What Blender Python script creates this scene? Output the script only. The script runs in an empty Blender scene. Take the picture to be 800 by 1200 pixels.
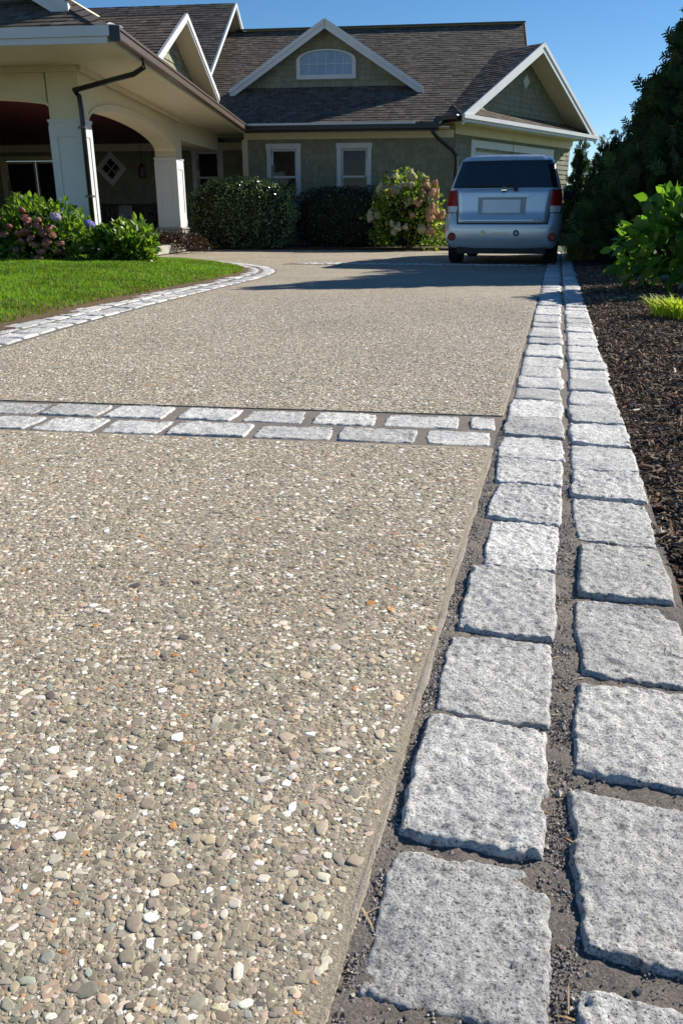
import bpy, math, random
import numpy as np
from mathutils import Matrix, Vector

SC = bpy.context.scene
COL = SC.collection
rng = np.random.default_rng(7)
random.seed(7)
R = math.radians

# ------------------------------------------------------------------ camera
PITCH, YAW, CAMH, FPX = 20.44, 14.64, 0.63, 915.0
cd = bpy.data.cameras.new('camera')
cd.sensor_fit = 'VERTICAL'
cd.sensor_height = 36.0
cd.lens = 36.0 * FPX / 1200.0
cd.clip_start = 0.02
cd.clip_end = 2000
cam = bpy.data.objects.new('camera', cd)
COL.objects.link(cam)
cam.location = (0, 0, CAMH)
cam.rotation_euler = (R(90 - PITCH), 0, R(YAW))
SC.camera = cam

# ------------------------------------------------------------------ sky, sun, exposure
SUN_AZ, SUN_EL = -47.0, 31.5          # degrees from +Y (negative: to the right), height
w = bpy.data.worlds.new('World')
SC.world = w
w.use_nodes = True
wn = w.node_tree
sky = wn.nodes.new('ShaderNodeTexSky')
sky.sky_type = 'NISHITA'
sky.sun_disc = False
sky.sun_elevation = R(SUN_EL)
sky.sun_rotation = R(-SUN_AZ)
sky.altitude = 1500
sky.air_density = 1.0
sky.dust_density = 0.0
sky.ozone_density = 2.5
hs = wn.nodes.new('ShaderNodeHueSaturation')
hs.inputs['Saturation'].default_value = 1.25
wn.links.new(sky.outputs[0], hs.inputs['Color'])
wn.links.new(hs.outputs[0], wn.nodes['Background'].inputs[0])
wn.nodes['Background'].inputs[1].default_value = 0.072
sl = bpy.data.lights.new('sun', 'SUN')
sl.energy = 5.0
sl.angle = R(0.5)
sl.color = (1.0, 0.93, 0.82)
sun = bpy.data.objects.new('sun', sl)
COL.objects.link(sun)
saz = R(SUN_AZ)
sdir = Vector((-math.sin(saz) * math.cos(R(SUN_EL)), math.cos(saz) * math.cos(R(SUN_EL)), math.sin(R(SUN_EL))))
sun.rotation_euler = sdir.to_track_quat('Z', 'Y').to_euler()
sun.location = (20, 10, 20)
SC.view_settings.view_transform = 'Standard'
SC.view_settings.look = 'None'
SC.view_settings.exposure = 0.74
SC.view_settings.gamma = 1.0
SC.view_settings.use_curve_mapping = False
SC.cycles.max_bounces = 6
SC.cycles.transparent_max_bounces = 6

# ================================================================== helpers
def tag(o, label=None, cat=None, group=None, kind=None):
    if label: o['label'] = label
    if cat: o['category'] = cat
    if group: o['group'] = group
    if kind: o['kind'] = kind
    return o

def empty(name, loc=(0, 0, 0), rz=0.0, parent=None):
    o = bpy.data.objects.new(name, None)
    o.empty_display_size = 0.2
    COL.objects.link(o)
    o.location = loc
    o.rotation_euler = (0, 0, rz)
    o.parent = parent
    return o

def link(name, me, mat=None, parent=None):
    o = bpy.data.objects.new(name, me)
    if mat is not None and not me.materials:
        me.materials.append(mat)
    COL.objects.link(o)
    o.parent = parent
    return o

def np_mesh(name, V, loops, starts, totals, col=None, smooth=False):
    me = bpy.data.meshes.new(name)
    V = np.ascontiguousarray(V, np.float32)
    me.vertices.add(len(V)); me.vertices.foreach_set('co', V.ravel())
    me.loops.add(len(loops)); me.loops.foreach_set('vertex_index', np.asarray(loops, np.int32))
    me.polygons.add(len(starts))
    me.polygons.foreach_set('loop_start', np.asarray(starts, np.int32))
    me.polygons.foreach_set('loop_total', np.asarray(totals, np.int32))
    me.polygons.foreach_set('use_smooth', np.full(len(starts), bool(smooth)))
    if col is not None:
        a = me.attributes.new('Col', 'FLOAT_COLOR', 'POINT')
        c = np.ones((len(V), 4), np.float32); c[:, :3] = col
        a.data.foreach_set('color', c.ravel())
    me.update(); me.validate()
    return me

def faces_np(faces):
    loops = [i for f in faces for i in f]
    tot = np.array([len(f) for f in faces]); st = np.concatenate([[0], np.cumsum(tot)[:-1]])
    return np.array(loops), st, tot

def scatter(bv, bf, pos, rot, scale, col=None):
    """copies of a small base mesh -> arrays"""
    bv = np.asarray(bv, float); n = len(pos); m = len(bv)
    scale = np.asarray(scale, float)
    if scale.ndim == 1: scale = np.repeat(scale[:, None], 3, 1)
    P = bv[None] * scale[:, None, :]
    P = np.einsum('nij,nmj->nmi', rot, P) + np.asarray(pos)[:, None, :]
    l, s, t = faces_np(bf)
    L = (l[None] + (np.arange(n) * m)[:, None]).ravel()
    S = (s[None] + (np.arange(n) * len(l))[:, None]).ravel()
    T = np.tile(t, n)
    C = None if col is None else np.repeat(col, m, 0)
    return P.reshape(-1, 3), L, S, T, C

def join(parts):
    V, L, S, T, C = [], [], [], [], []
    vo = lo = 0
    for p in parts:
        V.append(p[0]); L.append(p[1] + vo); S.append(p[2] + lo); T.append(p[3]); C.append(p[4])
        vo += len(p[0]); lo += len(p[1])
    return (np.concatenate(V), np.concatenate(L), np.concatenate(S), np.concatenate(T),
            None if C[0] is None else np.concatenate(C))

def basis(d, up, spin=None):
    """matrices whose Y axis is d and Z is near up"""
    d = d / np.linalg.norm(d, axis=1, keepdims=True)
    x = np.cross(d, up); x /= (np.linalg.norm(x, axis=1, keepdims=True) + 1e-9)
    z = np.cross(x, d)
    if spin is not None:
        c, s = np.cos(spin)[:, None], np.sin(spin)[:, None]
        x, z = x * c + z * s, -x * s + z * c
    return np.stack([x, d, z], 2)

def rotz(a):
    c, s, o, i = np.cos(a), np.sin(a), np.zeros_like(a), np.ones_like(a)
    return np.stack([np.stack([c, -s, o], 1), np.stack([s, c, o], 1), np.stack([o, o, i], 1)], 1)

def _h(i, j, k, seed):
    n = (i * 374761393 + j * 668265263 + k * 2147483647 + seed * 974711) & 0xffffffff
    n = ((n ^ (n >> 13)) * 1274126177) & 0xffffffff
    n = n ^ (n >> 16)
    return (n & 0xffffff) / float(0xffffff)

def vnoise(P, seed=0):
    P = np.asarray(P, float); I = np.floor(P).astype(np.int64); f = P - I; f = f * f * (3 - 2 * f)
    o = 0
    for dx in (0, 1):
        for dy in (0, 1):
            for dz in (0, 1):
                wgt = (f[:, 0] if dx else 1 - f[:, 0]) * (f[:, 1] if dy else 1 - f[:, 1]) * (f[:, 2] if dz else 1 - f[:, 2])
                o = o + wgt * _h(I[:, 0] + dx, I[:, 1] + dy, I[:, 2] + dz, seed)
    return o * 2 - 1

def fbm(P, oct=4, seed=0, gain=.5):
    a, o, s = 1.0, 0, 1.0
    for k in range(oct):
        o = o + a * vnoise(P * s, seed + k * 17); a *= gain; s *= 2.03
    return o

def m2e(Rm):
    return np.c_[np.arctan2(Rm[:, 2, 1], Rm[:, 2, 2]), -np.arcsin(np.clip(Rm[:, 2, 0], -1, 1)), np.arctan2(Rm[:, 1, 0], Rm[:, 0, 0])]

_GROUPS = {}
def gn_scatter(name, shapes, pos, Rm, scale, col, parent, key, seed=0):
    """uncountable small pieces: a cloud of points, each carrying one of a few real shapes"""
    n = len(pos); scale = np.asarray(scale, float)
    if scale.ndim == 1: scale = np.repeat(scale[:, None], 3, 1)
    me = bpy.data.meshes.new(name); me.vertices.add(n); me.vertices.foreach_set('co', np.ascontiguousarray(pos, np.float32).ravel())
    for nm, arr in (('rot', m2e(Rm)), ('scl', scale)):
        a = me.attributes.new(nm, 'FLOAT_VECTOR', 'POINT'); a.data.foreach_set('vector', np.ascontiguousarray(arr, np.float32).ravel())
    c = np.ones((n, 4), np.float32); c[:, :3] = col
    a = me.attributes.new('Col', 'FLOAT_COLOR', 'POINT'); a.data.foreach_set('color', c.ravel())
    a = me.attributes.new('pick', 'INT', 'POINT'); a.data.foreach_set('value', np.random.default_rng(seed).integers(len(shapes), size=n).astype(np.int32))
    if key not in _GROUPS:
        cl = bpy.data.collections.new(key + '_shapes')
        for k, sm in enumerate(shapes): cl.objects.link(bpy.data.objects.new('%s_shape_%02d' % (key, k), sm))
        g = bpy.data.node_groups.new(key + '_scatter', 'GeometryNodeTree')
        g.interface.new_socket('Geometry', in_out='INPUT', socket_type='NodeSocketGeometry'); g.interface.new_socket('Geometry', in_out='OUTPUT', socket_type='NodeSocketGeometry')
        gi, go = g.nodes.new('NodeGroupInput'), g.nodes.new('NodeGroupOutput')
        ci = g.nodes.new('GeometryNodeCollectionInfo'); ci.inputs['Collection'].default_value = cl; ci.inputs['Separate Children'].default_value = True; ci.inputs['Reset Children'].default_value = True
        ip = g.nodes.new('GeometryNodeInstanceOnPoints'); ip.inputs['Pick Instance'].default_value = True
        def at(nm, tp):
            q = g.nodes.new('GeometryNodeInputNamedAttribute'); q.data_type = tp; q.inputs['Name'].default_value = nm; return q.outputs['Attribute']
        er = g.nodes.new('FunctionNodeEulerToRotation')
        g.links.new(gi.outputs[0], ip.inputs['Points']); g.links.new(ci.outputs[0], ip.inputs['Instance']); g.links.new(at('pick', 'INT'), ip.inputs['Instance Index'])
        g.links.new(at('rot', 'FLOAT_VECTOR'), er.inputs[0]); g.links.new(er.outputs[0], ip.inputs['Rotation']); g.links.new(at('scl', 'FLOAT_VECTOR'), ip.inputs['Scale'])
        g.links.new(ip.outputs[0], go.inputs[0]); _GROUPS[key] = g
    o = link(name, me, None, parent); md = o.modifiers.new('scatter', 'NODES'); md.node_group = _GROUPS[key]; o['kind'] = 'stuff'
    return o

class MB:
    """collects plain shapes into one mesh"""
    def __init__(s): s.v, s.f = [], []
    def add(s, v, f):
        o = len(s.v); s.v += [tuple(p) for p in v]; s.f += [tuple(i + o for i in q) for q in f]; return s
    def box(s, x0, x1, y0, y1, z0, z1, fn=None):
        v = [(x, y, z) for z in (z0, z1) for y in (y0, y1) for x in (x0, x1)]
        if fn: v = [fn(*p) for p in v]
        return s.add(v, [(0, 2, 3, 1), (4, 5, 7, 6), (0, 1, 5, 4), (2, 6, 7, 3), (0, 4, 6, 2), (1, 3, 7, 5)])
    def poly(s, pts): return s.add(pts, [tuple(range(len(pts)))])
    def prism(s, pts, off):
        n = len(pts); off = Vector(off)
        v = [Vector(p) for p in pts]; v = v + [p + off for p in v]
        return s.add(v, [tuple(range(n))[::-1], tuple(range(n, 2 * n))] + [(i, (i + 1) % n, n + (i + 1) % n, n + i) for i in range(n)])
    def bar(s, a, b, w, h, up=(0, 0, 1)):
        a, b = Vector(a), Vector(b); d = (b - a).normalized(); x = d.cross(Vector(up)).normalized(); z = x.cross(d)
        q = [a - x * w / 2 - z * h / 2, a + x * w / 2 - z * h / 2, a + x * w / 2 + z * h / 2, a - x * w / 2 + z * h / 2]
        return s.prism(q, b - a)
    def tube(s, pts, r, seg=8, cap=True):
        pts = [Vector(p) for p in pts]; rs = r if isinstance(r, (list, tuple)) else [r] * len(pts)
        o = len(s.v); rings = []
        for i, p in enumerate(pts):
            d = (pts[min(i + 1, len(pts) - 1)] - pts[max(i - 1, 0)]).normalized()
            u = d.cross(Vector((0.31, 0.12, .95)) if abs(d.z) < .9 else Vector((1, 0, 0))).normalized(); v2 = d.cross(u)
            rings.append([p + (u * math.cos(t) + v2 * math.sin(t)) * rs[i] for t in [2 * math.pi * k / seg for k in range(seg)]])
        v = [q for rg in rings for q in rg]; f = []
        for i in range(len(pts) - 1):
            for k in range(seg):
                f.append((i * seg + k, i * seg + (k + 1) % seg, (i + 1) * seg + (k + 1) % seg, (i + 1) * seg + k))
        if cap:
            f.append(tuple(range(seg))[::-1]); f.append(tuple((len(pts) - 1) * seg + k for k in range(seg)))
        return s.add(v, f)
    def mesh(s, name, smooth=False, fix=True):
        me = bpy.data.meshes.new(name); me.from_pydata(s.v, [], s.f); me.update()
        if fix:
            import bmesh
            bm = bmesh.new(); bm.from_mesh(me); bmesh.ops.recalc_face_normals(bm, faces=bm.faces); bm.to_mesh(me); bm.free()
        if smooth:
            for p in me.polygons: p.use_smooth = True
        return me
    def build(s, name, mat, parent=None, smooth=False, fix=True, bevel=0):
        o = link(name, s.mesh(name, smooth, fix), mat, parent)
        if bevel:
            m = o.modifiers.new('bevel', 'BEVEL'); m.width = bevel; m.segments = 2; m.limit_method = 'ANGLE'
        return o

# ================================================================== materials
MATS = {}
def new_mat(name):
    m = bpy.data.materials.new(name); m.use_nodes = True; MATS[name] = m
    nt = m.node_tree; b = nt.nodes['Principled BSDF']
    return m, nt, b
def N(nt, t, **k):
    n = nt.nodes.new(t)
    for a, v in k.items(): setattr(n, a, v)
    return n
def coords(nt, scale=(1, 1, 1), kind='Object'):
    c = N(nt, 'ShaderNodeTexCoord'); mp = N(nt, 'ShaderNodeMapping'); mp.inputs['Scale'].default_value = scale
    nt.links.new(c.outputs[kind], mp.inputs[0]); return mp.outputs[0]
def noise(nt, vec, scale, detail=4, rough=.55):
    n = N(nt, 'ShaderNodeTexNoise'); n.inputs['Scale'].default_value = scale; n.inputs['Detail'].default_value = detail
    n.inputs['Roughness'].default_value = rough
    if vec: nt.links.new(vec, n.inputs['Vector'])
    return n.outputs['Fac']
def ramp(nt, fac, stops):
    r = N(nt, 'ShaderNodeValToRGB'); cr = r.color_ramp
    while len(cr.elements) < len(stops): cr.elements.new(.5)
    for e, (p, c) in zip(cr.elements, stops):
        e.position = p; e.color = (*c, 1)
    nt.links.new(fac, r.inputs[0]); return r.outputs[0]
def mix(nt, fac, a, b, mode='MIX'):
    m = N(nt, 'ShaderNodeMix', data_type='RGBA', blend_type=mode)
    for i, x in ((0, fac), (6, a), (7, b)):
        if isinstance(x, (int, float)): m.inputs[i].default_value = x
        elif isinstance(x, tuple): m.inputs[i].default_value = (*x, 1)
        else: nt.links.new(x, m.inputs[i])
    return m.outputs[2]
def bump(nt, b, hgt, strength, dist, prev=None):
    n = N(nt, 'ShaderNodeBump'); n.inputs['Strength'].default_value = strength; n.inputs['Distance'].default_value = dist
    nt.links.new(hgt, n.inputs['Height'])
    if prev: nt.links.new(prev, n.inputs['Normal'])
    nt.links.new(n.outputs[0], b.inputs['Normal']); return n.outputs[0]
def hsv_var(nt, colr, amt_h=.01, amt_v=.25):
    oi = N(nt, 'ShaderNodeObjectInfo'); h = N(nt, 'ShaderNodeHueSaturation')
    mr = N(nt, 'ShaderNodeMapRange'); mr.inputs[3].default_value = 1 - amt_v; mr.inputs[4].default_value = 1 + amt_v
    nt.links.new(oi.outputs['Random'], mr.inputs[0]); nt.links.new(mr.outputs[0], h.inputs['Value']); nt.links.new(colr, h.inputs['Color'])
    return h.outputs[0]

def plain(name, col, rough=.6, var=.12, nscale=6., metal=0., spec=.5, bmp=0., coat=0.):
    m, nt, b = new_mat(name); v = coords(nt)
    f = noise(nt, v, nscale, 5)
    lo = tuple(c * (1 - var) for c in col); hi = tuple(min(1, c * (1 + var)) for c in col)
    nt.links.new(ramp(nt, f, [(.3, lo), (.7, hi)]), b.inputs['Base Color'])
    b.inputs['Roughness'].default_value = rough; b.inputs['Metallic'].default_value = metal
    b.inputs['Specular IOR Level'].default_value = spec; b.inputs['Coat Weight'].default_value = coat
    b.inputs['Coat Roughness'].default_value = .05
    if bmp: bump(nt, b, noise(nt, v, nscale * 12, 4), bmp, .004)
    return m

def attr_mat(name, rough=.6, trans=0., nscale=30., var=.2, spec=.4, bmp=0., inst=False):
    m, nt, b = new_mat(name); a = N(nt, 'ShaderNodeAttribute', attribute_name='Col')
    if inst: a.attribute_type = 'INSTANCER'
    v = coords(nt); f = noise(nt, v, nscale, 4)
    c = mix(nt, 1.0, a.outputs['Color'], ramp(nt, f, [(.25, (1 - var,) * 3), (.75, (1 + var * .6,) * 3)]), 'MULTIPLY')
    nt.links.new(c, b.inputs['Base Color']); b.inputs['Roughness'].default_value = rough
    b.inputs['Specular IOR Level'].default_value = spec
    if bmp: bump(nt, b, noise(nt, v, nscale * 8, 3), bmp, .002)
    if trans:
        t = N(nt, 'ShaderNodeBsdfTranslucent'); ms = N(nt, 'ShaderNodeMixShader'); ms.inputs[0].default_value = trans
        tc = mix(nt, 1.0, c, (1.25, 1.3, .55), 'MULTIPLY')
        nt.links.new(tc, t.inputs[0]); nt.links.new(b.outputs[0], ms.inputs[1]); nt.links.new(t.outputs[0], ms.inputs[2])
        nt.links.new(ms.outputs[0], nt.nodes['Material Output'].inputs[0])
    return m

def make_materials():
    # granite setts
    m, nt, b = new_mat('granite'); v = coords(nt)
    oi = N(nt, 'ShaderNodeObjectInfo'); add = N(nt, 'ShaderNodeVectorMath', operation='ADD'); sc = N(nt, 'ShaderNodeVectorMath', operation='SCALE')
    cb = N(nt, 'ShaderNodeCombineXYZ')
    for i in range(3): nt.links.new(oi.outputs['Random'], cb.inputs[i])
    sc.inputs['Scale'].default_value = 37.; nt.links.new(cb.outputs[0], sc.inputs[0])
    nt.links.new(v, add.inputs[0]); nt.links.new(sc.outputs[0], add.inputs[1]); p = add.outputs[0]
    f1 = noise(nt, p, 60, 6, .7); f2 = noise(nt, p, 330, 3, .6); f3 = noise(nt, p, 9, 3)
    c1 = ramp(nt, f1, [(.33, (.20, .20, .20)), (.41, (.50, .50, .495)), (.53, (.67, .67, .66)), (.72, (.80, .80, .79))])
    c2 = ramp(nt, f2, [(.34, (.10, .10, .105)), (.42, (.80, .80, .80)), (.56, (1.04, 1.04, 1.04)), (.70, (1.28, 1.28, 1.27))])
    c3 = ramp(nt, f3, [(.32, (.76, .765, .77)), (.5, (1., .99, .97)), (.7, (1.08, 1.06, 1.02))])
    c = mix(nt, 1., mix(nt, 1., c1, c2, 'MULTIPLY'), c3, 'MULTIPLY')
    nt.links.new(hsv_var(nt, c, 0, .19), b.inputs['Base Color']); b.inputs['Roughness'].default_value = .72
    b.inputs['Specular IOR Level'].default_value = .35
    pn = bump(nt, b, noise(nt, p, 85, 7, .75), 1., .009); bump(nt, b, f2, .6, .0015, pn)
    # sandy joint
    m, nt, b = new_mat('sand_joint'); v = coords(nt)
    f = noise(nt, v, 330, 6, .8); g = noise(nt, v, 6, 3)
    c = mix(nt, 1., ramp(nt, f, [(.28, (.07, .062, .055)), (.5, (.235, .212, .19)), (.72, (.46, .425, .385))]), ramp(nt, g, [(.3, (.8, .8, .82)), (.7, (1.1, 1.05, 1.)),]), 'MULTIPLY')
    nt.links.new(c, b.inputs['Base Color']); b.inputs['Roughness'].default_value = .95; b.inputs['Specular IOR Level'].default_value = .15
    pn = bump(nt, b, noise(nt, v, 230, 8, .8), 1., .006)
    # exposed aggregate slab
    m, nt, b = new_mat('aggregate'); v = coords(nt)
    wob = N(nt, 'ShaderNodeMix', data_type='VECTOR'); wn_ = N(nt, 'ShaderNodeTexNoise'); wn_.inputs['Scale'].default_value = 90
    nt.links.new(v, wn_.inputs['Vector']); wob.inputs[0].default_value = .006
    nt.links.new(v, wob.inputs[4]); nt.links.new(wn_.outputs['Color'], wob.inputs[5]); p = wob.outputs[1]
    vo = N(nt, 'ShaderNodeTexVoronoi'); vo.inputs['Scale'].default_value = 105; nt.links.new(p, vo.inputs['Vector'])
    ve = N(nt, 'ShaderNodeTexVoronoi', feature='DISTANCE_TO_EDGE'); ve.inputs['Scale'].default_value = 105; nt.links.new(p, ve.inputs['Vector'])
    sp = N(nt, 'ShaderNodeSeparateColor'); nt.links.new(vo.outputs['Color'], sp.inputs[0])
    pc = ramp(nt, sp.outputs[0], [(0., (.20, .185, .16)), (.25, (.30, .27, .22)), (.5, (.37, .33, .265)), (.68, (.44, .38, .29)), (.82, (.54, .50, .42)), (.93, (.72, .69, .63)), (1., (.40, .24, .13))])
    cem = ramp(nt, noise(nt, v, 220, 4, .7), [(.3, (.20, .18, .148)), (.7, (.34, .31, .255))])
    msk = ramp(nt, ve.outputs['Distance'], [(.04, (0, 0, 0)), (.13, (1, 1, 1))])
    c = mix(nt, msk, cem, pc)
    c = mix(nt, 1., c, ramp(nt, noise(nt, v, .9, 4), [(.3, (.95, .925, .87)), (.7, (1.18, 1.135, 1.05))]), 'MULTIPLY')
    nt.links.new(c, b.inputs['Base Color']); b.inputs['Roughness'].default_value = .75; b.inputs['Specular IOR Level'].default_value = .3
    bump(nt, b, msk, .8, .003)
    # gritty cement skin between the near pebbles
    m, nt, b = new_mat('aggregate_cement'); v = coords(nt); f = noise(nt, v, 420, 5, .8); g = noise(nt, v, 130, 3, .6)
    c = mix(nt, 1., ramp(nt, f, [(.30, (.17, .145, .11)), (.46, (.34, .295, .225)), (.60, (.45, .395, .305)), (.75, (.64, .58, .48))]), ramp(nt, g, [(.35, (.8, .8, .8)), (.65, (1.12, 1.1, 1.06))]), 'MULTIPLY')
    nt.links.new(c, b.inputs['Base Color']); b.inputs['Roughness'].default_value = .9; b.inputs['Specular IOR Level'].default_value = .2
    bump(nt, b, noise(nt, v, 260, 6, .75), 1., .003)
    # soil / mulch base
    m, nt, b = new_mat('mulch_soil'); v = coords(nt); f = noise(nt, v, 45, 8, .75)
    nt.links.new(ramp(nt, f, [(.3, (.016, .011, .008)), (.55, (.07, .046, .031)), (.75, (.15, .10, .068))]), b.inputs['Base Color'])
    b.inputs['Roughness'].default_value = .95; bump(nt, b, f, 1., .02)
    m, nt, b = new_mat('lawn_soil'); v = coords(nt); f = noise(nt, v, 30, 6, .7)
    nt.links.new(ramp(nt, f, [(.3, (.07, .045, .02)), (.7, (.16, .10, .05))]), b.inputs['Base Color']); b.inputs['Roughness'].default_value = 1
    bump(nt, b, f, 1., .02)
    m, nt, b = new_mat('far_ground'); v = coords(nt); f = noise(nt, v, 1.2, 8, .7)
    nt.links.new(ramp(nt, f, [(.3, (.03, .05, .012)), (.7, (.07, .10, .025))]), b.inputs['Base Color']); b.inputs['Roughness'].default_value = 1
    # scatter materials
    attr_mat('pebble', .55, 0, 420., .22, .4, .25)
    attr_mat('chip', .85, 0, 120., .35, .2, .3)
    attr_mat('pebble_i', .6, 0, 2.2, .2, .35, .0, True)
    attr_mat('chip_i', .85, 0, 3., .3, .2, .0, True)
    attr_mat('needle_i', .6, .15, 2., .2, .25, 0., True)
    attr_mat('grass', .55, .45, 3., .22, .3)
    attr_mat('leaf', .40, .5, 25., .18, .45)
    attr_mat('leaf_glossy', .22, .12, 25., .18, .9)
    attr_mat('needle', .6, .15, 8., .25, .25)
    attr_mat('petal', .7, .25, 40., .15, .2)
    attr_mat('roof_shingle', .9, 0, 60., .3, .15, .5)
    attr_mat('wall_shingle', .8, 0, 14., .14, .2, .3)
    # house
    plain('trim_white', (.58, .60, .605), .45, .05, 3., bmp=.1)
    plain('trim_cream', (.64, .575, .40), .5, .05, 3., bmp=.1)
    plain('house_wrap', (.17, .18, .13), .8, .1)
    plain('gutter_brown', (.10, .075, .06), .35, .1, spec=.5)
    plain('gutter_black', (.012, .012, .014), .35, .1)
    plain('porch_ceiling', (.085, .017, .013), .5, .2, 8.)
    plain('porch_floor', (.30, .28, .25), .8, .2)
    plain('field_stone', (.32, .29, .25), .85, .35, 3., bmp=.5)
    plain('bark', (.10, .075, .055), .95, .35, 20., bmp=.8)
    plain('dark_core', (.010, .016, .006), 1., .3)  # near-black, for the added cores that block light inside plants
    plain('bench_wood', (.035, .028, .024), .6, .2)
    plain('cushion', (.32, .33, .35), .9, .08)
    plain('pot', (.30, .17, .11), .8, .2)
    plain('red_metal', (.05, .008, .007), .5, .2)
    plain('door_white', (.70, .71, .70), .45, .04)
    m, nt, b = new_mat('window_glass'); b.inputs['Specular IOR Level'].default_value = .28; b.inputs['Base Color'].default_value = (.012, .014, .017, 1); b.inputs['Roughness'].default_value = .04
    nt.links.new(ramp(nt, noise(nt, coords(nt), 2.5, 3), [(.3, (.008, .010, .012)), (.75, (.028, .030, .034))]), b.inputs['Base Color'])
    bump(nt, b, noise(nt, coords(nt), 2.2, 2), .12, .02)
    m, nt, b = new_mat('window_blue'); nt.links.new(ramp(nt, noise(nt, coords(nt), 2., 2), [(.3, (.20, .30, .42)), (.7, (.28, .38, .5))]), b.inputs['Base Color']); b.inputs['Roughness'].default_value = .08
    # car
    m, nt, b = new_mat('car_paint'); v = coords(nt)
    nt.links.new(ramp(nt, noise(nt, v, 900, 2), [(.3, (.56, .61, .655)), (.7, (.66, .71, .755))]), b.inputs['Base Color'])
    b.inputs['Metallic'].default_value = .5; b.inputs['Roughness'].default_value = .34; b.inputs['Coat Weight'].default_value = 1.; b.inputs['Coat Roughness'].default_value = .04
    plain('car_glass', (.014, .017, .022), .05, .2, 2., spec=.9)
    plain('car_black', (.012, .012, .013), .6, .2)
    plain('rubber', (.016, .016, .017), .85, .2, 30.)
    plain('rim', (.45, .46, .48), .3, .05, metal=.8)
    plain('chrome', (.75, .75, .76), .15, .02, metal=1.)
    plain('gold_badge', (.62, .55, .36), .4, .1, metal=.4)
    plain('lamp_red', (.30, .006, .006), .3, .15, 40., spec=.3)
    plain('lamp_clear', (.62, .60, .58), .15, .2, 60., coat=1.)
    plain('plate', (.78, .84, .90), .5, .05)
make_materials()
M = MATS

# ================================================================== ground
def catmull(pts, step):
    P = np.array(pts, float); P = np.vstack([2 * P[0] - P[1], P, 2 * P[-1] - P[-2]]); out = []
    for i in range(1, len(P) - 2):
        p0, p1, p2, p3 = P[i - 1:i + 3]
        for t in np.linspace(0, 1, 24, endpoint=False):
            out.append(.5 * (2 * p1 + (p2 - p0) * t + (2 * p0 - 5 * p1 + 4 * p2 - p3) * t * t + (3 * p1 - p0 - 3 * p2 + p3) * t ** 3))
    out.append(P[-2]); out = np.array(out)
    s = np.concatenate([[0], np.cumsum(np.linalg.norm(np.diff(out, axis=0), axis=1))])
    q = np.arange(0, s[-1], step)
    return np.stack([np.interp(q, s, out[:, 0]), np.interp(q, s, out[:, 1])], 1)

def offset(path, d):
    t = np.gradient(path, axis=0); t /= np.linalg.norm(t, axis=1, keepdims=True)
    return path + np.stack([-t[:, 1], t[:, 0]], 1) * d

def inside(P, poly):
    x, y = P[:, 0], P[:, 1]; r = np.zeros(len(P), bool); n = len(poly)
    for i in range(n):
        x0, y0 = poly[i]; x1, y1 = poly[(i + 1) % n]
        c = ((y0 > y) != (y1 > y)) & (x < (x1 - x0) * (y - y0) / ((y1 - y0) + 1e-12) + x0); r ^= c
    return r

def dist_path(P, path):
    d = np.full(len(P), 1e9)
    for q in path[::3]: d = np.minimum(d, np.hypot(P[:, 0] - q[0], P[:, 1] - q[1]))
    return d

BORDER = catmull([(-2.35, .2), (-2.62, 2.3), (-2.80, 3.58), (-2.90, 4.18), (-2.99, 4.93), (-3.09, 5.87), (-3.19, 7.1), (-3.28, 8.4), (-3.40, 9.55),
                  (-3.66, 10.5), (-4.15, 11.4), (-4.9, 12.2), (-6.0, 13.0), (-7.4, 13.7)], .02)
INNER = offset(BORDER, .435)
LAWN = np.vstack([INNER, [(-12, 13.2), (-14, 8), (-13, .2)]])
def lawn_z(P):
    d = dist_path(P, INNER)
    return .025 + .13 * (1 - np.exp(-d / 1.3)) + .012 * fbm(np.c_[P, P[:, :1] * 0] * 1.5, 3, 5)

def ground():
    m = MB(); m.poly([(-600, -600, -.14), (600, -600, -.14), (600, 600, -.14), (-600, 600, -.14)])
    tag(m.build('ground', M['far_ground'], fix=False), kind='structure')
    # driveway slab: two pours either side of the cross band
    drv = empty('driveway'); drv['kind'] = 'structure'
    d = MB()
    def slab(pts):
        d.prism([(x, y, -.12) for x, y in pts], (0, 0, .12))
    # the band runs at a slight skew: y = 2.335 + .112*(x + .13) (near edge)
    def yb(x, o): return o + .118 * (x + .13)
    slab([(-16, -1.5), (-.130, -1.5), (-.130, yb(-.13, 2.275)), (-16, yb(-16, 2.275))])
    slab([(-16, yb(-16, 2.70)), (-.130, yb(-.13, 2.70)), (-.130, 18.75), (-16, 17.6)])
    o = d.build('slab', M['aggregate'], drv)
    o.data.materials.append(M['aggregate_cement'])
    for p in o.data.polygons: p.material_index = 1 if p.center.y < 2.2 and p.normal.z > .9 else 0
    return drv

DRV = ground()

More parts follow.
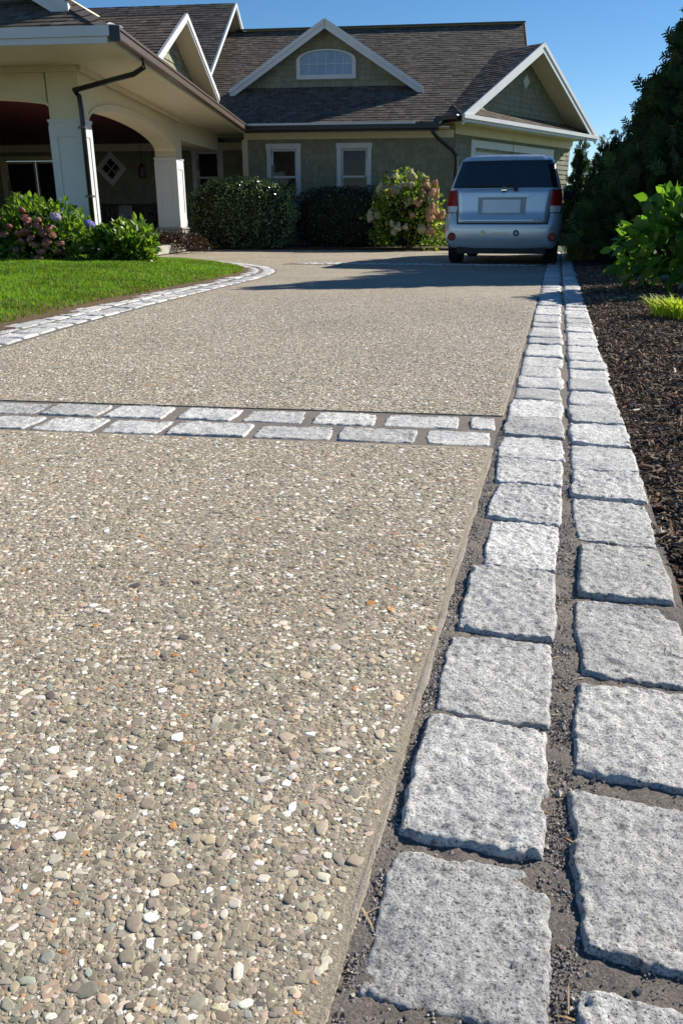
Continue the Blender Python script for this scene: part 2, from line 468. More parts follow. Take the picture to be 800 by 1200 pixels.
# ---- exposed pebbles bedded in the slab (real, too many to count)
def pebbles():
    shapes = []
    for k in range(14):
        r = np.random.default_rng(400 + k); ns = 8; th = np.arange(ns) / ns * 2 * math.pi + r.uniform(-.3, .3, ns); rr = r.uniform(.70, 1.12, ns); asp = r.uniform(.5, .95)
        cx, cy = np.cos(th) * rr, np.sin(th) * rr * asp; V = []
        for sc_, hz in ((1., -.5), (.95, .62), (.70, .97)): V += [(x * sc_, y * sc_, hz + (r.normal(0, .06) if hz > 0 else 0)) for x, y in zip(cx, cy)]
        V.append((0, 0, 1.02)); f = [(q * ns + i, q * ns + (i + 1) % ns, (q + 1) * ns + (i + 1) % ns, (q + 1) * ns + i) for q in range(2) for i in range(ns)] + [(2 * ns + i, 2 * ns + (i + 1) % ns, 3 * ns) for i in range(ns)]
        me = np_mesh('pebble', V, *faces_np(f), smooth=k % 3 > 0); me.materials.append(M['pebble_i']); shapes.append(me)
    def field(y0, y1, cell, med, sig, seed, hk=1., white=1., outer=False):
        r = np.random.default_rng(seed)
        xs = np.arange(-4.2, -.13, cell); ys = np.arange(y0, y1, cell)
        X, Y = np.meshgrid(xs, ys); X = X.ravel() + r.uniform(-.6, .6, X.size) * cell; Y = Y.ravel() + r.uniform(-.6, .6, Y.size) * cell
        band = (Y > 2.265 + .118 * (X + .13)) & (Y < 2.71 + .118 * (X + .13))
        k = ((X > -.80 * Y - .35) != outer) & (X < -.141 - .016 * r.random(len(X)) ** 2) & ~band & (r.random(len(X)) < np.clip((7.6 - Y) / 2.6, 0, 1))
        bx = np.interp(Y, BORDER[:, 1], BORDER[:, 0]); k &= X > bx + .02
        X, Y = X[k], Y[k]; n = len(X)
        rad = np.clip(np.exp(r.normal(math.log(med), sig, n)), .0012, .0125)
        hgt = np.clip(rad * r.uniform(.05, .30, n) * hk, .0003, .0021)
        nrm = np.c_[r.normal(0, .07, n), r.normal(0, .07, n), np.ones(n)]; a_ = r.uniform(0, 6.3, n)
        Rm = basis(np.c_[np.cos(a_), np.sin(a_), np.zeros(n)], nrm)
        pal = np.array([(.25, .225, .18), (.31, .28, .222), (.38, .335, .26), (.28, .255, .21), (.46, .39, .285), (.62, .57, .47), (.82, .79, .73), (.50, .25, .10), (.29, .32, .28), (.15, .14, .13), (.56, .43, .32), (.40, .29, .225)])
        pr = np.array([.12, .18, .18, .13, .12, .12 * white, .10 * white, .008, .025, .02, .03, .025]); c = pal[r.choice(len(pal), n, p=pr / pr.sum())]
        c = np.clip(c * np.array([1.045, 1.005, .945]) * (1 + .10 * fbm(np.c_[X * 1.4, Y * 1.0, X * 0], 3, 50))[:, None] * (.92 if y0 < 1 else 1.) * r.uniform(.66, 1.36, (n, 1)) * r.uniform(.95, 1.05, (n, 3)), 0, .86)
        return np.c_[X, Y, np.zeros(n)], Rm, np.c_[rad, rad, hgt], c
    def cloud(parts): return [np.concatenate(q) for q in zip(*parts)]
    P, Rm, sc_, c = cloud([field(.25, 2.6, .0058, .0037, .43, 1, .75, 1.05), field(.25, 1.5, .0050, .0020, .30, 3, 1.1, .5), field(2.6, 7.6, .0084, .0045, .36, 2), field(-.6, 2.6, .0088, .0055, .40, 4, .8, .8, True)])
    gn_scatter('pebbles', shapes, P, Rm, sc_, c, DRV, 'pebble')
    # plain trowelled margin along the kerb side of the slab
    ys = np.arange(-1.2, 18.7, .012); ys = ys[(ys < 2.26) | (ys > 2.72)]
    xe = -.1385 + .004 * fbm(np.c_[ys * 9, ys * 0, ys * 0], 3, 4); xr = -.1265 + .003 * fbm(np.c_[ys * 14, ys * 0 + 5, ys * 0], 3, 6)
    n = len(ys); zj = .0009 * fbm(np.c_[ys * 60, ys * 0, ys * 0], 3, 14); V = np.vstack([np.c_[xe, ys, np.full(n, -.001)], np.c_[xe + .003, ys, .0006 + zj], np.c_[xr - .003, ys, zj - .001], np.c_[xr, ys, np.full(n, -.016)]])
    f = [(r_ * n + i, (r_ + 1) * n + i, (r_ + 1) * n + i + 1, r_ * n + i + 1) for r_ in range(3) for i in range(n - 1) if ys[i + 1] - ys[i] < .02]
    link('trowelled_margin', np_mesh('trowelled_margin', V, *faces_np(f), smooth=True), M['cement_margin'], DRV)
    # a few crumbs and twigs lying about
plain('cement_margin', (.25, .22, .185), .9, .25, 40., bmp=.6)
pebbles()

# ---- granite setts
def sett_mesh(name, lx, ly, nx, ny, seed, relief=.0045, chips=()):
    """one rough-split granite sett, top at about z = 0"""
    u = np.linspace(-1, 1, nx + 1); v = np.linspace(-1, 1, ny + 1)
    u = np.sign(u) * (1 - (1 - np.abs(u)) ** 1.25); v = np.sign(v) * (1 - (1 - np.abs(v)) ** 1.25)
    U, Vv = np.meshgrid(u, v); U, Vv = U.ravel(), Vv.ravel()
    k = .16
    x = U * np.sqrt(1 - .5 * k * Vv ** 2) * (1 + k * .18); y = Vv * np.sqrt(1 - .5 * k * U ** 2) * (1 + k * .18)
    r = random.Random(seed)
    sk = [r.uniform(-.035, .035) for _ in range(4)]
    x = x + sk[0] * y + sk[1] * x * y; y = y + sk[2] * x + sk[3] * x * y
    x *= lx / 2; y *= ly / 2
    e = np.maximum(np.abs(U), np.abs(Vv))
    P = np.c_[x, y, np.full(len(x), seed * 1.37)]
    out = .0042 * fbm(P * 22, 3, seed) + .0015 * fbm(P * 90, 2, seed + 3)
    rr = np.hypot(x, y) + 1e-9; wgt = np.clip((e - .45) / .55, 0, 1)
    x = x + x / rr * out * wgt; y = y + y / rr * out * wgt
    dx = np.minimum((1 - np.abs(U)) * lx / 2, (1 - np.abs(Vv)) * ly / 2)
    edge = np.clip(1 - dx / .007, 0, 1)
    P2 = np.c_[x, y, np.full(len(x), seed * 2.1)]
    z = relief * fbm(P2 * 11, 2, seed + 5) * .45 + relief * .50 * fbm(P2 * 85, 4, seed + 9, .72) - relief * .55 * np.maximum(0, fbm(P2 * 48, 3, seed + 19, .6) - .25) + relief * .28 * np.minimum(0, vnoise(P2 * 140, seed + 4)) * 1.6
    z = z - .008 * edge ** 2.5
    for (px, py, pr, pd) in chips:
        dd = np.hypot(x - px, y - py) + .006 * vnoise(P2 * 80, seed + 31); z = z - pd * np.clip((pr - dd) / (.25 * pr), 0, 1)
    W = nx + 1
    top = np.c_[x, y, z]
    ring = [i for i in range(W)] + [j * W + nx for j in range(1, ny + 1)] + [ny * W + i for i in range(nx - 1, -1, -1)] + [j * W for j in range(ny - 1, 0, -1)]
    sk1 = top[ring].copy(); sk1[:, :2] *= 1.012; sk1[:, 2] = -.026
    sk2 = top[ring].copy(); sk2[:, :2] *= .99; sk2[:, 2] = -.075
    V = np.vstack([top, sk1, sk2]); n0 = len(top); n = len(ring)
    f = [(j * W + i, j * W + i + 1, (j + 1) * W + i + 1, (j + 1) * W + i) for j in range(ny) for i in range(nx)]
    f += [(ring[(i + 1) % n], ring[i], n0 + i, n0 + (i + 1) % n) for i in range(n)]
    f += [(n0 + (i + 1) % n, n0 + i, n0 + n + i, n0 + n + (i + 1) % n) for i in range(n)]
    me = np_mesh(name, V, *faces_np(f), smooth=True)
    return me

FAR = [sett_mesh('sett_far', .2, .2, 5, 5, 900 + k, .006) for k in range(6)]
MID = [sett_mesh('sett_mid', .2, .2, 12, 12, 800 + k, .005) for k in range(8)]
for me in FAR + MID: me.materials.append(M['granite'])

def sett(parent, x, y, lx, ly, rz=0., z=0., lod='far', seed=0, relief=.0045, chips=()):
    if lod == 'near':
        nx = max(18, int(lx / .0034)); ny = max(18, int(ly / .0034))
        me = sett_mesh('cobblestone', lx, ly, nx, ny, seed, relief, chips); me.materials.append(M['granite']); s = (1, 1, 1)
    elif lod == 'half':
        me = sett_mesh('cobblestone', lx, ly, int(lx / .007), int(ly / .007), seed, relief); me.materials.append(M['granite']); s = (1, 1, 1)
    else:
        me = (MID if lod == 'mid' else FAR)[seed % (8 if lod == 'mid' else 6)]; s = (lx / .2, ly / .2, 1)
    o = bpy.data.objects.new('cobblestone', me); COL.objects.link(o); o.parent = parent
    o.location = (x, y, z); o.scale = s; r = random.Random(seed * 7 + 3)
    o.rotation_euler = (r.uniform(-.012, .012), r.uniform(-.012, .012), rz + r.uniform(-.015, .015))
    return o

def rough_sheet(name, x0, x1, y0, y1, step, z, amp, freq, mat, parent, seed, clip=None):
    nx = max(1, int((x1 - x0) / step)); ny = max(1, int((y1 - y0) / step))
    X, Y = np.meshgrid(np.linspace(x0, x1, nx + 1), np.linspace(y0, y1, ny + 1)); X, Y = X.ravel(), Y.ravel()
    P = np.c_[X, Y, X * 0]; Z = z + amp * fbm(P * freq, 4, seed) + amp * .5 * fbm(P * freq * 5, 3, seed + 8)
    f = [(j * (nx + 1) + i, j * (nx + 1) + i + 1, (j + 1) * (nx + 1) + i + 1, (j + 1) * (nx + 1) + i) for j in range(ny) for i in range(nx)]
    return link(name, np_mesh(name, np.c_[X, Y, Z], *faces_np(f), smooth=True), mat, parent)

def edging():
    e = empty('cobble_edging'); e['kind'] = 'structure'
    rough_sheet('sand_bed', -.145, .270, .22, 2.25, .0055, -.0050, .0024, 30., M['sand_joint'], e, 3)
    m = MB(); m.box(-.145, .268, 2.25, 18.9, -.1, -.0085); m.box(-.145, .268, -1.4, .22, -.1, -.0085); m.build('sand_bed', M['sand_joint'], e)
    # sand grains and crumbs
    r = np.random.default_rng(12); n = 26000
    P = np.c_[r.uniform(-.128, .075, n), .3 + r.random(n) ** 1.3 * 2.2, np.full(n, -.0045)]
    P[:, 0] = np.where(r.random(n) < .5, r.normal(.063, .014, n), r.normal(-.118, .007, n)); P[:9000, 0] = r.uniform(-.125, .268, 9000)
    bv = [(-1, 0, 0), (1, 0, 0), (0, -1, 0), (0, 1, 0), (0, 0, 1), (0, 0, -1)]
    bf = [(0, 2, 4), (2, 1, 4), (1, 3, 4), (3, 0, 4), (2, 0, 5), (1, 2, 5), (3, 1, 5), (0, 3, 5)]
    s = np.exp(r.normal(math.log(.0011), .45, (n, 1))) * r.uniform(.7, 1.3, (n, 3))
    q = r.normal(size=(n, 3)); col = np.array([(.19, .172, .155)]) * r.uniform(.4, 2.6, (n, 1)) * np.ones((1, 3))
    o = link('sand_grains', np_mesh('sand_grains', *scatter(bv, bf, P, basis(q, np.array([[.3, .2, 1.]])), s, col), smooth=False), M['pebble'], e); o['kind'] = 'stuff'
    S = [(.20, .455), (0.473, 0.662), (0.670, 0.905), (0.909, 1.141), (1.146, 1.413), (1.420, 1.672), (1.676, 1.944), (1.948, 2.178), (2.182, 2.426), (2.439, 2.692), (2.697, 2.99)]
    T = [(.14, .395), (0.415, 0.540), (0.565, 0.797), (0.822, 1.043), (1.056, 1.319), (1.327, 1.583), (1.597, 1.872), (1.877, 2.115), (2.120, 2.375), (2.385, 2.656), (2.67, 2.92)]
    XS = [(-.114, .049), (-.113, .049), (-.112, .042), (-.110, .047), (-.104, .050), (-.088, .056), (-.098, .062), (-.105, .066), (-.112, .070), (-.114, .070), (-.114, .070)]
    XT = [(.078, .25), (.077, .25), (.076, .245), (.080, .248), (.088, .253), (.097, .254), (.092, .256), (.090, .262), (.092, .266), (.094, .266), (.094, .266)]
    chipS = {1: ((.085, .098, .036, .022),), 2: ((.090, -.028, .020, .02),)}
    chipT = {4: ((.085, .11, .03, .02),)}
    k = 0
    for L, X, ch in ((S, XS, chipS), (T, XT, chipT)):
        for i, ((a, b), (xa, xb)) in enumerate(zip(L, X)):
            k += 1
            sett(e, (xa + xb) / 2, (a + b) / 2, xb - xa + .002, b - a - .011, 0, .003 + .003 * math.sin(k * 2.7), 'near' if b < 2.2 else 'half', k * 3 + 1, .0046, ch.get(i, ()))
    r = random.Random(4)
    for col_, y, xa, xb in ((0, 2.998, -.116, .074), (1, 2.928, .094, .267)):
        while y < 18.4:
            l = r.uniform(.215, .285); k += 1; g = r.uniform(.006, .016)
            xl = xa - .0035 * max(0, y - 5) * (col_ == 0) * .5
            sett(e, (xl + xb) / 2 + r.uniform(-.004, .004), y + l / 2, xb - xl + r.uniform(-.016, .0), l - g - .010, 0, r.uniform(-.001, .007), 'mid' if y < 6.5 else 'far', k)
            y += l
    return e
EDGE = edging()

def litter():
    """dry straw and bark crumbs blown into the joints and over the slab edge"""
    r = np.random.default_rng(77); n = 260
    P = np.c_[r.normal(.064, .02, n), .5 + r.random(n) ** 1.5 * 6, np.full(n, -.004)]
    P[:90, 0] = r.normal(.255, .03, 90); P[:90, 2] = .006; P[90:150, 0] = r.normal(-.12, .012, 60); P[150:170, 0] = r.uniform(-2.4, -.2, 20); P[150:170, 1] = r.uniform(.7, 6, 20); P[150:170, 2] = .003
    bv = [(-1, -1, 0), (1, -1, 0), (.8, 0, 1), (-.8, 0, 1), (.3, 1, .3), (-.3, 1, .3)]; bf = [(0, 1, 2, 3), (3, 2, 4, 5)]
    q = np.c_[r.normal(size=n), r.normal(size=n), r.normal(0, .12, n)]
    s = np.c_[r.uniform(.0006, .0014, n), r.uniform(.006, .02, n), r.uniform(.0005, .002, n)]
    c = np.array([(.42, .33, .20), (.30, .20, .11), (.20, .13, .08), (.50, .42, .28)])[r.integers(4, size=n)]
    o = link('straw_litter', np_mesh('straw_litter', *scatter(bv, bf, P, basis(q, np.tile([[0, 0, 1.]], (n, 1))), s, c)), M['chip']); tag(o, 'loose dry straw and bark crumbs scattered in the cobble joints', 'litter', kind='stuff')
litter()

def cross_band():
    b = empty('cobble_band'); b['kind'] = 'structure'
    m = MB(); yn = lambda x, o: o + .118 * (x + .13)
    m.prism([(-4.6, yn(-4.6, 2.27), -.1), (-.131, yn(-.131, 2.27), -.1), (-.131, yn(-.131, 2.705), -.1), (-4.6, yn(-4.6, 2.705), -.1)], (0, 0, .0955))
    m.build('mortar', M['sand_joint'], b)
    r1 = [(-1.975, -1.724), (-1.717, -1.49), (-1.484, -1.256), (-1.225, -1.014), (-0.996, -0.78), (-0.757, -0.534), (-0.517, -0.257), (-0.238, -0.138)]
    r2 = [(-1.845, -1.622), (-1.616, -1.394), (-1.389, -1.175), (-1.169, -0.895), (-0.887, -0.631), (-0.623, -0.368), (-0.35, -0.138)]
    r = random.Random(9)
    for rows in (r1, r2):
        while rows[0][0] > -2.75:
            l = r.uniform(.21, .26); rows.insert(0, (rows[0][0] - l - .01, rows[0][0] - .01))
    k = 300
    for rows, y0 in ((r1, 2.585), (r2, 2.385)):
        for (a, c) in rows:
            k += 1; x = (a + c) / 2
            sett(b, x, yn(x, y0), c - a - .016, .165 + r.uniform(-.008, .004), math.atan(.118), .0005 + r.uniform(-.002, .002), 'half' if x > -2.0 else 'mid', k, .005)
    b2 = empty('far_cobble_band'); b2['kind'] = 'structure'
    m = MB(); m.prism([(-4.1, 12.05, .001), (-.14, 12.5, .001), (-.14, 12.92, .001), (-4.1, 12.47, .001)], (0, 0, .004)); m.build('mortar', M['sand_joint'], b2)
    for row in (0, 1):
        x = -3.95 + row * .1
        while x < -.25:
            l = r.uniform(.2, .26); k += 1
            if x + l > -.15: break
            sett(b2, x + l / 2, 12.17 + .21 * row + .114 * (x + 4.1), l - .014, .18, math.atan(.114), .012, 'far', k); x += l
cross_band()

def lawn_border():
    b = empty('lawn_cobble_border'); b['kind'] = 'structure'
    A, B = offset(BORDER, -.01), offset(BORDER, .47); n = len(A); st = slice(0, n, 6); A, B = A[st], B[st]; n = len(A)
    V = np.vstack([np.c_[A, np.full(n, .003)], np.c_[B, np.full(n, .006)]])
    link('mortar', np_mesh('mortar', V, *faces_np([(i, i + 1, n + i + 1, n + i) for i in range(n - 1)])), M['sand_joint'], b)
    r = random.Random(31); k = 500
    for d, wd in ((.105, .185), (.325, .195)):
        pth = offset(BORDER, d); s = np.concatenate([[0], np.cumsum(np.linalg.norm(np.diff(pth, axis=0), axis=1))]); q = r.uniform(1.2, 1.5)
        while q < s[-1] - .3:
            l = r.uniform(.2, .27); a = [np.interp(q, s, pth[:, i]) for i in (0, 1)]; c = [np.interp(q + l, s, pth[:, i]) for i in (0, 1)]
            y = a[1]; k += 1
            sett(b, (a[0] + c[0]) / 2, (a[1] + c[1]) / 2, wd + r.uniform(-.02, .004), l - .026, math.atan2(-(c[0] - a[0]), c[1] - a[1]), .010 + r.uniform(-.002, .004), 'mid' if y < 7 else 'far', k); q += l
lawn_border()

# ---- lawn
def lawn():
    L = empty('lawn'); L['kind'] = 'structure'
    xs = np.arange(-14, -2.2, .12); ys = np.arange(.2, 14.2, .12); X, Y = np.meshgrid(xs, ys); P = np.c_[X.ravel(), Y.ravel()]
    ins = inside(P, LAWN); Z = np.where(ins, lawn_z(P), -.08); nx = len(xs)
    near = dist_path(P, INNER) < .16
    Pn = P.copy()
    f = [(j * nx + i, j * nx + i + 1, (j + 1) * nx + i + 1, (j + 1) * nx + i) for j in range(len(ys) - 1) for i in range(nx - 1)]
    k = ins | near; f = [q for q in f if all(k[i] for i in q)]
    Z = np.where(ins, Z, .012)
    link('soil', np_mesh('soil', np.c_[Pn, Z], *faces_np(f), smooth=True), M['lawn_soil'], L)
    r = np.random.default_rng(5); n = 420000
    P = np.c_[r.uniform(-11.5, -2.7, n), r.uniform(2.2, 13.6, n)]
    keep = inside(P, LAWN) & (P[:, 0] > -.86 * P[:, 1] - .8)
    P = P[keep]; d = dist_path(P, INNER)
    edge_thin = r.random(len(P)) < np.clip((d + .05) / .10, .65, 1); P, d = P[edge_thin], d[edge_thin]
    n = len(P); far = np.clip((P[:, 1] - 4) / 8, 0, 1)
    h = r.uniform(.020, .042, n) * np.clip(.7 + d * 1.5, 0, 1); wd = (.0028 + .0035 * far) * r.uniform(.7, 1.4, n)
    a = r.uniform(0, 6.28, n); bend = r.uniform(.1, .8, n)
    bv = [(-1, 0, 0), (1, 0, 0), (.7, .25, .6), (-.7, .25, .6), (0, .85, 1)]
    V, Lp, S, T, _ = scatter(bv, [(0, 1, 2, 3), (3, 2, 4)], np.c_[P, lawn_z(P) - .004], rotz(a), np.c_[wd, h * bend, h])
    pat = fbm(np.c_[P, P[:, :1] * 0] * 2.2, 3, 9)
    base = np.array([(.14, .275, .018)]) * (1 + .28 * pat[:, None]) * r.uniform(.65, 1.35, (n, 1))
    dry = np.clip(1 - d / .24, 0, 1) * (.35 + .65 * (fbm(np.c_[P, P[:, :1] * 0] * 5, 2, 3) > -.1)); brown = (r.random(n) < .05 + .45 * dry)
    base = np.where(brown[:, None], np.array([(.20, .15, .06)]) * r.uniform(.6, 1.3, (n, 1)), base)
    base = np.where((r.random(n) < .12)[:, None], base * np.array([(1.55, 1.25, 1.2)]), base)
    o = link('grass', np_mesh('grass', V, Lp, S, T, np.repeat(base, 5, 0)), M['grass'], L); o['kind'] = 'stuff'
lawn()

# ---- mulch beds
def mulch():
    b = empty('mulch_bed'); b['kind'] = 'structure'
    xs = np.concatenate([np.arange(.262, 3, .035), np.arange(3, 9, .4)]); ys = np.arange(-1.4, 19, .05); X, Y = np.meshgrid(xs, ys); X, Y = X.ravel(), Y.ravel()
    P = np.c_[X, Y, X * 0]
    def mz(X, Y, P): return -.018 + .05 * (1 - np.exp(-(X - .27) / .5)) + .012 * fbm(P * 5, 4, 77)
    Z = mz(X, Y, P); nx = len(xs)
    f = [(j * nx + i, j * nx + i + 1, (j + 1) * nx + i + 1, (j + 1) * nx + i) for j in range(len(ys) - 1) for i in range(nx - 1)]
    link('soil', np_mesh('soil', np.c_[X, Y, Z], *faces_np(f), smooth=True), M['mulch_soil'], b)
    r = np.random.default_rng(8); n = 190000
    Y = .5 + r.random(n) ** 1.25 * 12; X = .262 + r.random(n) ** 1.15 * 2.4
    k = X < .15 * Y + .42; X, Y = X[k], Y[k]; n = len(X)
    P = np.c_[X, Y, X * 0]; Z = mz(X, Y, P) + r.uniform(0, .012, n)
    bv = [(-.5, -1, 0), (.5, -.9, 0), (.42, 1, 0), (-.5, .85, 0), (-.35, -.8, 1), (.4, -.6, 1), (.2, .7, 1), (-.3, .75, 1)]
    bf = [(4, 5, 6, 7), (0, 1, 5, 4), (1, 2, 6, 5), (2, 3, 7, 6), (3, 0, 4, 7)]
    ln = np.exp(r.normal(math.log(.0075), .5, n)); ln = np.clip(ln, .003, .023) * (1 + .05 * Y); s = np.c_[ln * r.uniform(.25, .6, n), ln, ln * r.uniform(.1, .3, n) + .001]
    q = np.c_[r.normal(size=n), r.normal(size=n), r.normal(0, .38, n)]; up = np.c_[r.normal(0, .35, n), r.normal(0, .35, n), np.ones(n)]
    pal = np.array([(.11, .072, .048), (.16, .106, .07), (.225, .155, .10), (.06, .041, .03), (.33, .25, .18), (.50, .42, .33), (.24, .115, .06)])
    c = pal[r.choice(7, n, p=[.26, .24, .17, .17, .09, .03, .04])] * r.uniform(.7, 1.3, (n, 1))
    shapes = []
    for k in range(10):
        rk = np.random.default_rng(60 + k); vv = np.array(bv, float) + rk.normal(0, .12, (8, 3)) * np.array([1, 1, .6]); vv[:, 2] += .35 * vv[:, 1] ** 2 * rk.uniform(-1, 1)
        me = np_mesh('chip', vv, *faces_np(bf)); me.materials.append(M['chip_i']); shapes.append(me)
    gn_scatter('bark_chips', shapes, np.c_[X, Y, Z], basis(q, up), s, c, b, 'chip')
    # bed along the house
    b2 = MB(); b2.prism([(-9.2, 18.18, .0), (-.5, 18.85, .0), (-.5, 20.9, .0), (-9.2, 20.0, .0)], (0, 0, .05)); o = b2.build('planting_bed', M['mulch_soil']); tag(o, kind='structure')
    b3 = MB(); b3.prism([(-.4, 18.75, -.1), (9, 19, -.1), (9, 40, -.1), (-.4, 40, -.1)], (0, 0, .06)); tag(b3.build('side_lawn', M['far_ground']), kind='structure')
mulch()

# ================================================================== house
HOUSE = empty('house', (-4.9, 20.3, 0), R(7.5))
tag(HOUSE, 'sage green shingled house with brown roof, arched porch and white trim', 'house')

ROOF_PAL = np.array([(.122, .103, .086), (.108, .092, .077), (.136, .115, .096), (.095, .081, .069), (.15, .129, .108)])
WALL_PAL = np.array([(.245, .250, .178), (.236, .240, .170), (.252, .256, .184), (.240, .246, .174)])

def tabs(pts, expo, wmin, wmax, thick, pal, seed, holes=(), lift=.0):
    """courses of overlapping shingles on a convex planar polygon whose first edge is the bottom"""
    P = np.array(pts, float); A = P[1] - P[0]; A /= np.linalg.norm(A)
    nrm = np.cross(A, P[2] - P[0]); nrm /= np.linalg.norm(nrm); S = np.cross(nrm, A)
    if S @ (P[2] - P[0]) < 0: S = -S
    q = np.c_[(P - P[0]) @ A, (P - P[0]) @ S]
    r = np.random.default_rng(seed); V, F, C = [], [], []
    b = q[:, 1].min(); bmax = q[:, 1].max()
    def span(bb):
        xs = []
        for i in range(len(q)):
            (a0, b0), (a1, b1) = q[i], q[(i + 1) % len(q)]
            if (b0 - bb) * (b1 - bb) <= 0 and b0 != b1: xs.append(a0 + (a1 - a0) * (bb - b0) / (b1 - b0))
        return (min(xs), max(xs)) if len(xs) >= 2 else None
    while b < bmax - .01:
        e = min(expo, bmax - b); s0 = span(b + .004); s1 = span(b + e * .97); b1 = b + e
        if s0 and s1:
            lo, hi = min(s0[0], s1[0]), max(s0[1], s1[1]); a = lo - r.uniform(0, wmax)
            while a < hi:
                wd = r.uniform(wmin, wmax); g = .004 if pal is ROOF_PAL else .009; x0, x1 = a, a + wd - g; a += wd
                l0, l1, h0, h1 = max(x0, s0[0]), max(x0, s1[0]), min(x1, s0[1]), min(x1, s1[1])
                if h0 - l0 < .01 and h1 - l1 < .01: continue
                h0, h1 = max(h0, l0), max(h1, l1)
                cx, cb = (x0 + x1) / 2, b + e / 2
                if any(u0 < cx < u1 and v0 < cb < v1 for u0, u1, v0, v1 in holes): continue
                t = thick * r.uniform(.6, 1.5); d = r.uniform(0, .012) if thick > .01 else 0
                o = len(V); w3 = lambda a_, b_, n_: P[0] + A * a_ + S * b_ + nrm * n_
                V += [w3(l0, b - d, t + .003), w3(h0, b - d, t + .003), w3(h1, b1, .003), w3(l1, b1, .003), w3(l0, b - d, 0), w3(h0, b - d, 0)]
                F += [(o, o + 1, o + 2, o + 3), (o + 4, o + 5, o + 1, o)]
                C += [pal[r.integers(len(pal))] * (r.uniform(.82, 1.2) if pal is ROOF_PAL else r.uniform(.88, 1.12))] * 6
        b = b1
    return np.array(V), F, np.array(C)

def shingle_part(name, pts, parent, kind='roof', seed=0, holes=()):
    if kind == 'roof': V, F, C = tabs(pts, .125, .10, .24, .0085, ROOF_PAL, seed, holes); mt = M['roof_shingle']
    else: V, F, C = tabs(pts, .128, .09, .19, .016, WALL_PAL, seed, holes); mt = M['wall_shingle']
    o = link(name, np_mesh(name, V, *faces_np(F), col=C), mt, parent); o['kind'] = 'stuff'; return o

def roof_plane(name, pts, seed, thick=.05, under='trim_cream'):
    """roof deck (its underside is the soffit) with its shingles as a sub-part; pts counter-clockwise from above, first edge the eave"""
    m = MB(); p = [Vector(q) for q in pts]; n = (p[1] - p[0]).cross(p[2] - p[0]).normalized()
    m.prism([q - n * thick for q in p], n * thick * .97)
    o = m.build(name, M[under], HOUSE); shingle_part('shingles', pts, o, 'roof', seed); return o

def wall_panel(name, pts, seed, holes=(), mat='house_wrap', depth=.12):
    """sheathing rectangle (first edge at the bottom, normal toward the viewer) with holes in (along, up), and its shingles"""
    P = [Vector(q) for q in pts]; A = (P[1] - P[0]); La = A.length; A.normalize(); n = A.cross(P[2] - P[0]).normalized(); S = n.cross(A)
    Ls = max((q - P[0]).dot(S) for q in P); m = MB()
    if holes:
        xs = sorted({0, La, *[h[0] for h in holes], *[h[1] for h in holes]}); ys = sorted({0, Ls, *[h[2] for h in holes], *[h[3] for h in holes]})
        for i in range(len(xs) - 1):
            for j in range(len(ys) - 1):
                cx, cy = (xs[i] + xs[i + 1]) / 2, (ys[j] + ys[j + 1]) / 2
                if any(a < cx < b and c < cy < d for a, b, c, d in holes): continue
                m.poly([P[0] + A * x + S * y for x, y in ((xs[i], ys[j]), (xs[i + 1], ys[j]), (xs[i + 1], ys[j + 1]), (xs[i], ys[j + 1]))])
    else: m.prism(P, -n * depth)
    o = m.build(name, M[mat], HOUSE, fix=not holes); shingle_part('siding_shingles', pts, o, 'wall', seed, holes); return o

def window(pos, w, h, trim=.105, mat='trim_white', glass='window_glass', rail=True, rz=0., parent=None, sashw=.045, muntin=0):
    """double-hung window; pos = centre of the sill on the wall plane, local y points into the wall"""
    m = MB(); t = trim
    m.box(-w / 2 - t, -w / 2, -.045, .05, -.02, h); m.box(w / 2, w / 2 + t, -.045, .05, -.02, h)
    m.box(-w / 2 - t - .015, w / 2 + t + .015, -.055, .05, h + .001, h + t * 1.15)
    m.box(-w / 2 - t - .02, w / 2 + t + .02, -.075, .05, -.07, -.021)
    o = m.build('window', M[mat], parent or HOUSE); o.location = pos; o.rotation_euler = (0, 0, rz)
    s = MB(); b = sashw
    for z0, z1, y in ((0, h / 2 + .02, .05), (h / 2 - .02, h, .025)) if rail else ((0, h, .03),):
        s.box(-w / 2, -w / 2 + b, y, y + .03, z0, z1); s.box(w / 2 - b, w / 2, y, y + .03, z0, z1)
        s.box(-w / 2 + b, w / 2 - b, y, y + .03, z1 - b, z1); s.box(-w / 2 + b, w / 2 - b, y, y + .03, z0, z0 + b)
    for k in range(muntin):
        x = -w / 2 + w * (k + 1) / (muntin + 1); s.box(x - .01, x + .01, .028, .05, h / 2, h - b)
    s.build('sash', M[mat], o)
    for z0, z1, y in ((0, h / 2, .066), (h / 2, h, .045)) if rail else ((0, h, .046),):
        g = MB(); g.box(-w / 2 + .01, w / 2 - .01, y, y + .006, z0 + .005, z1 - .005); g.build('pane', M[glass], o)
    return o

PB = dict()
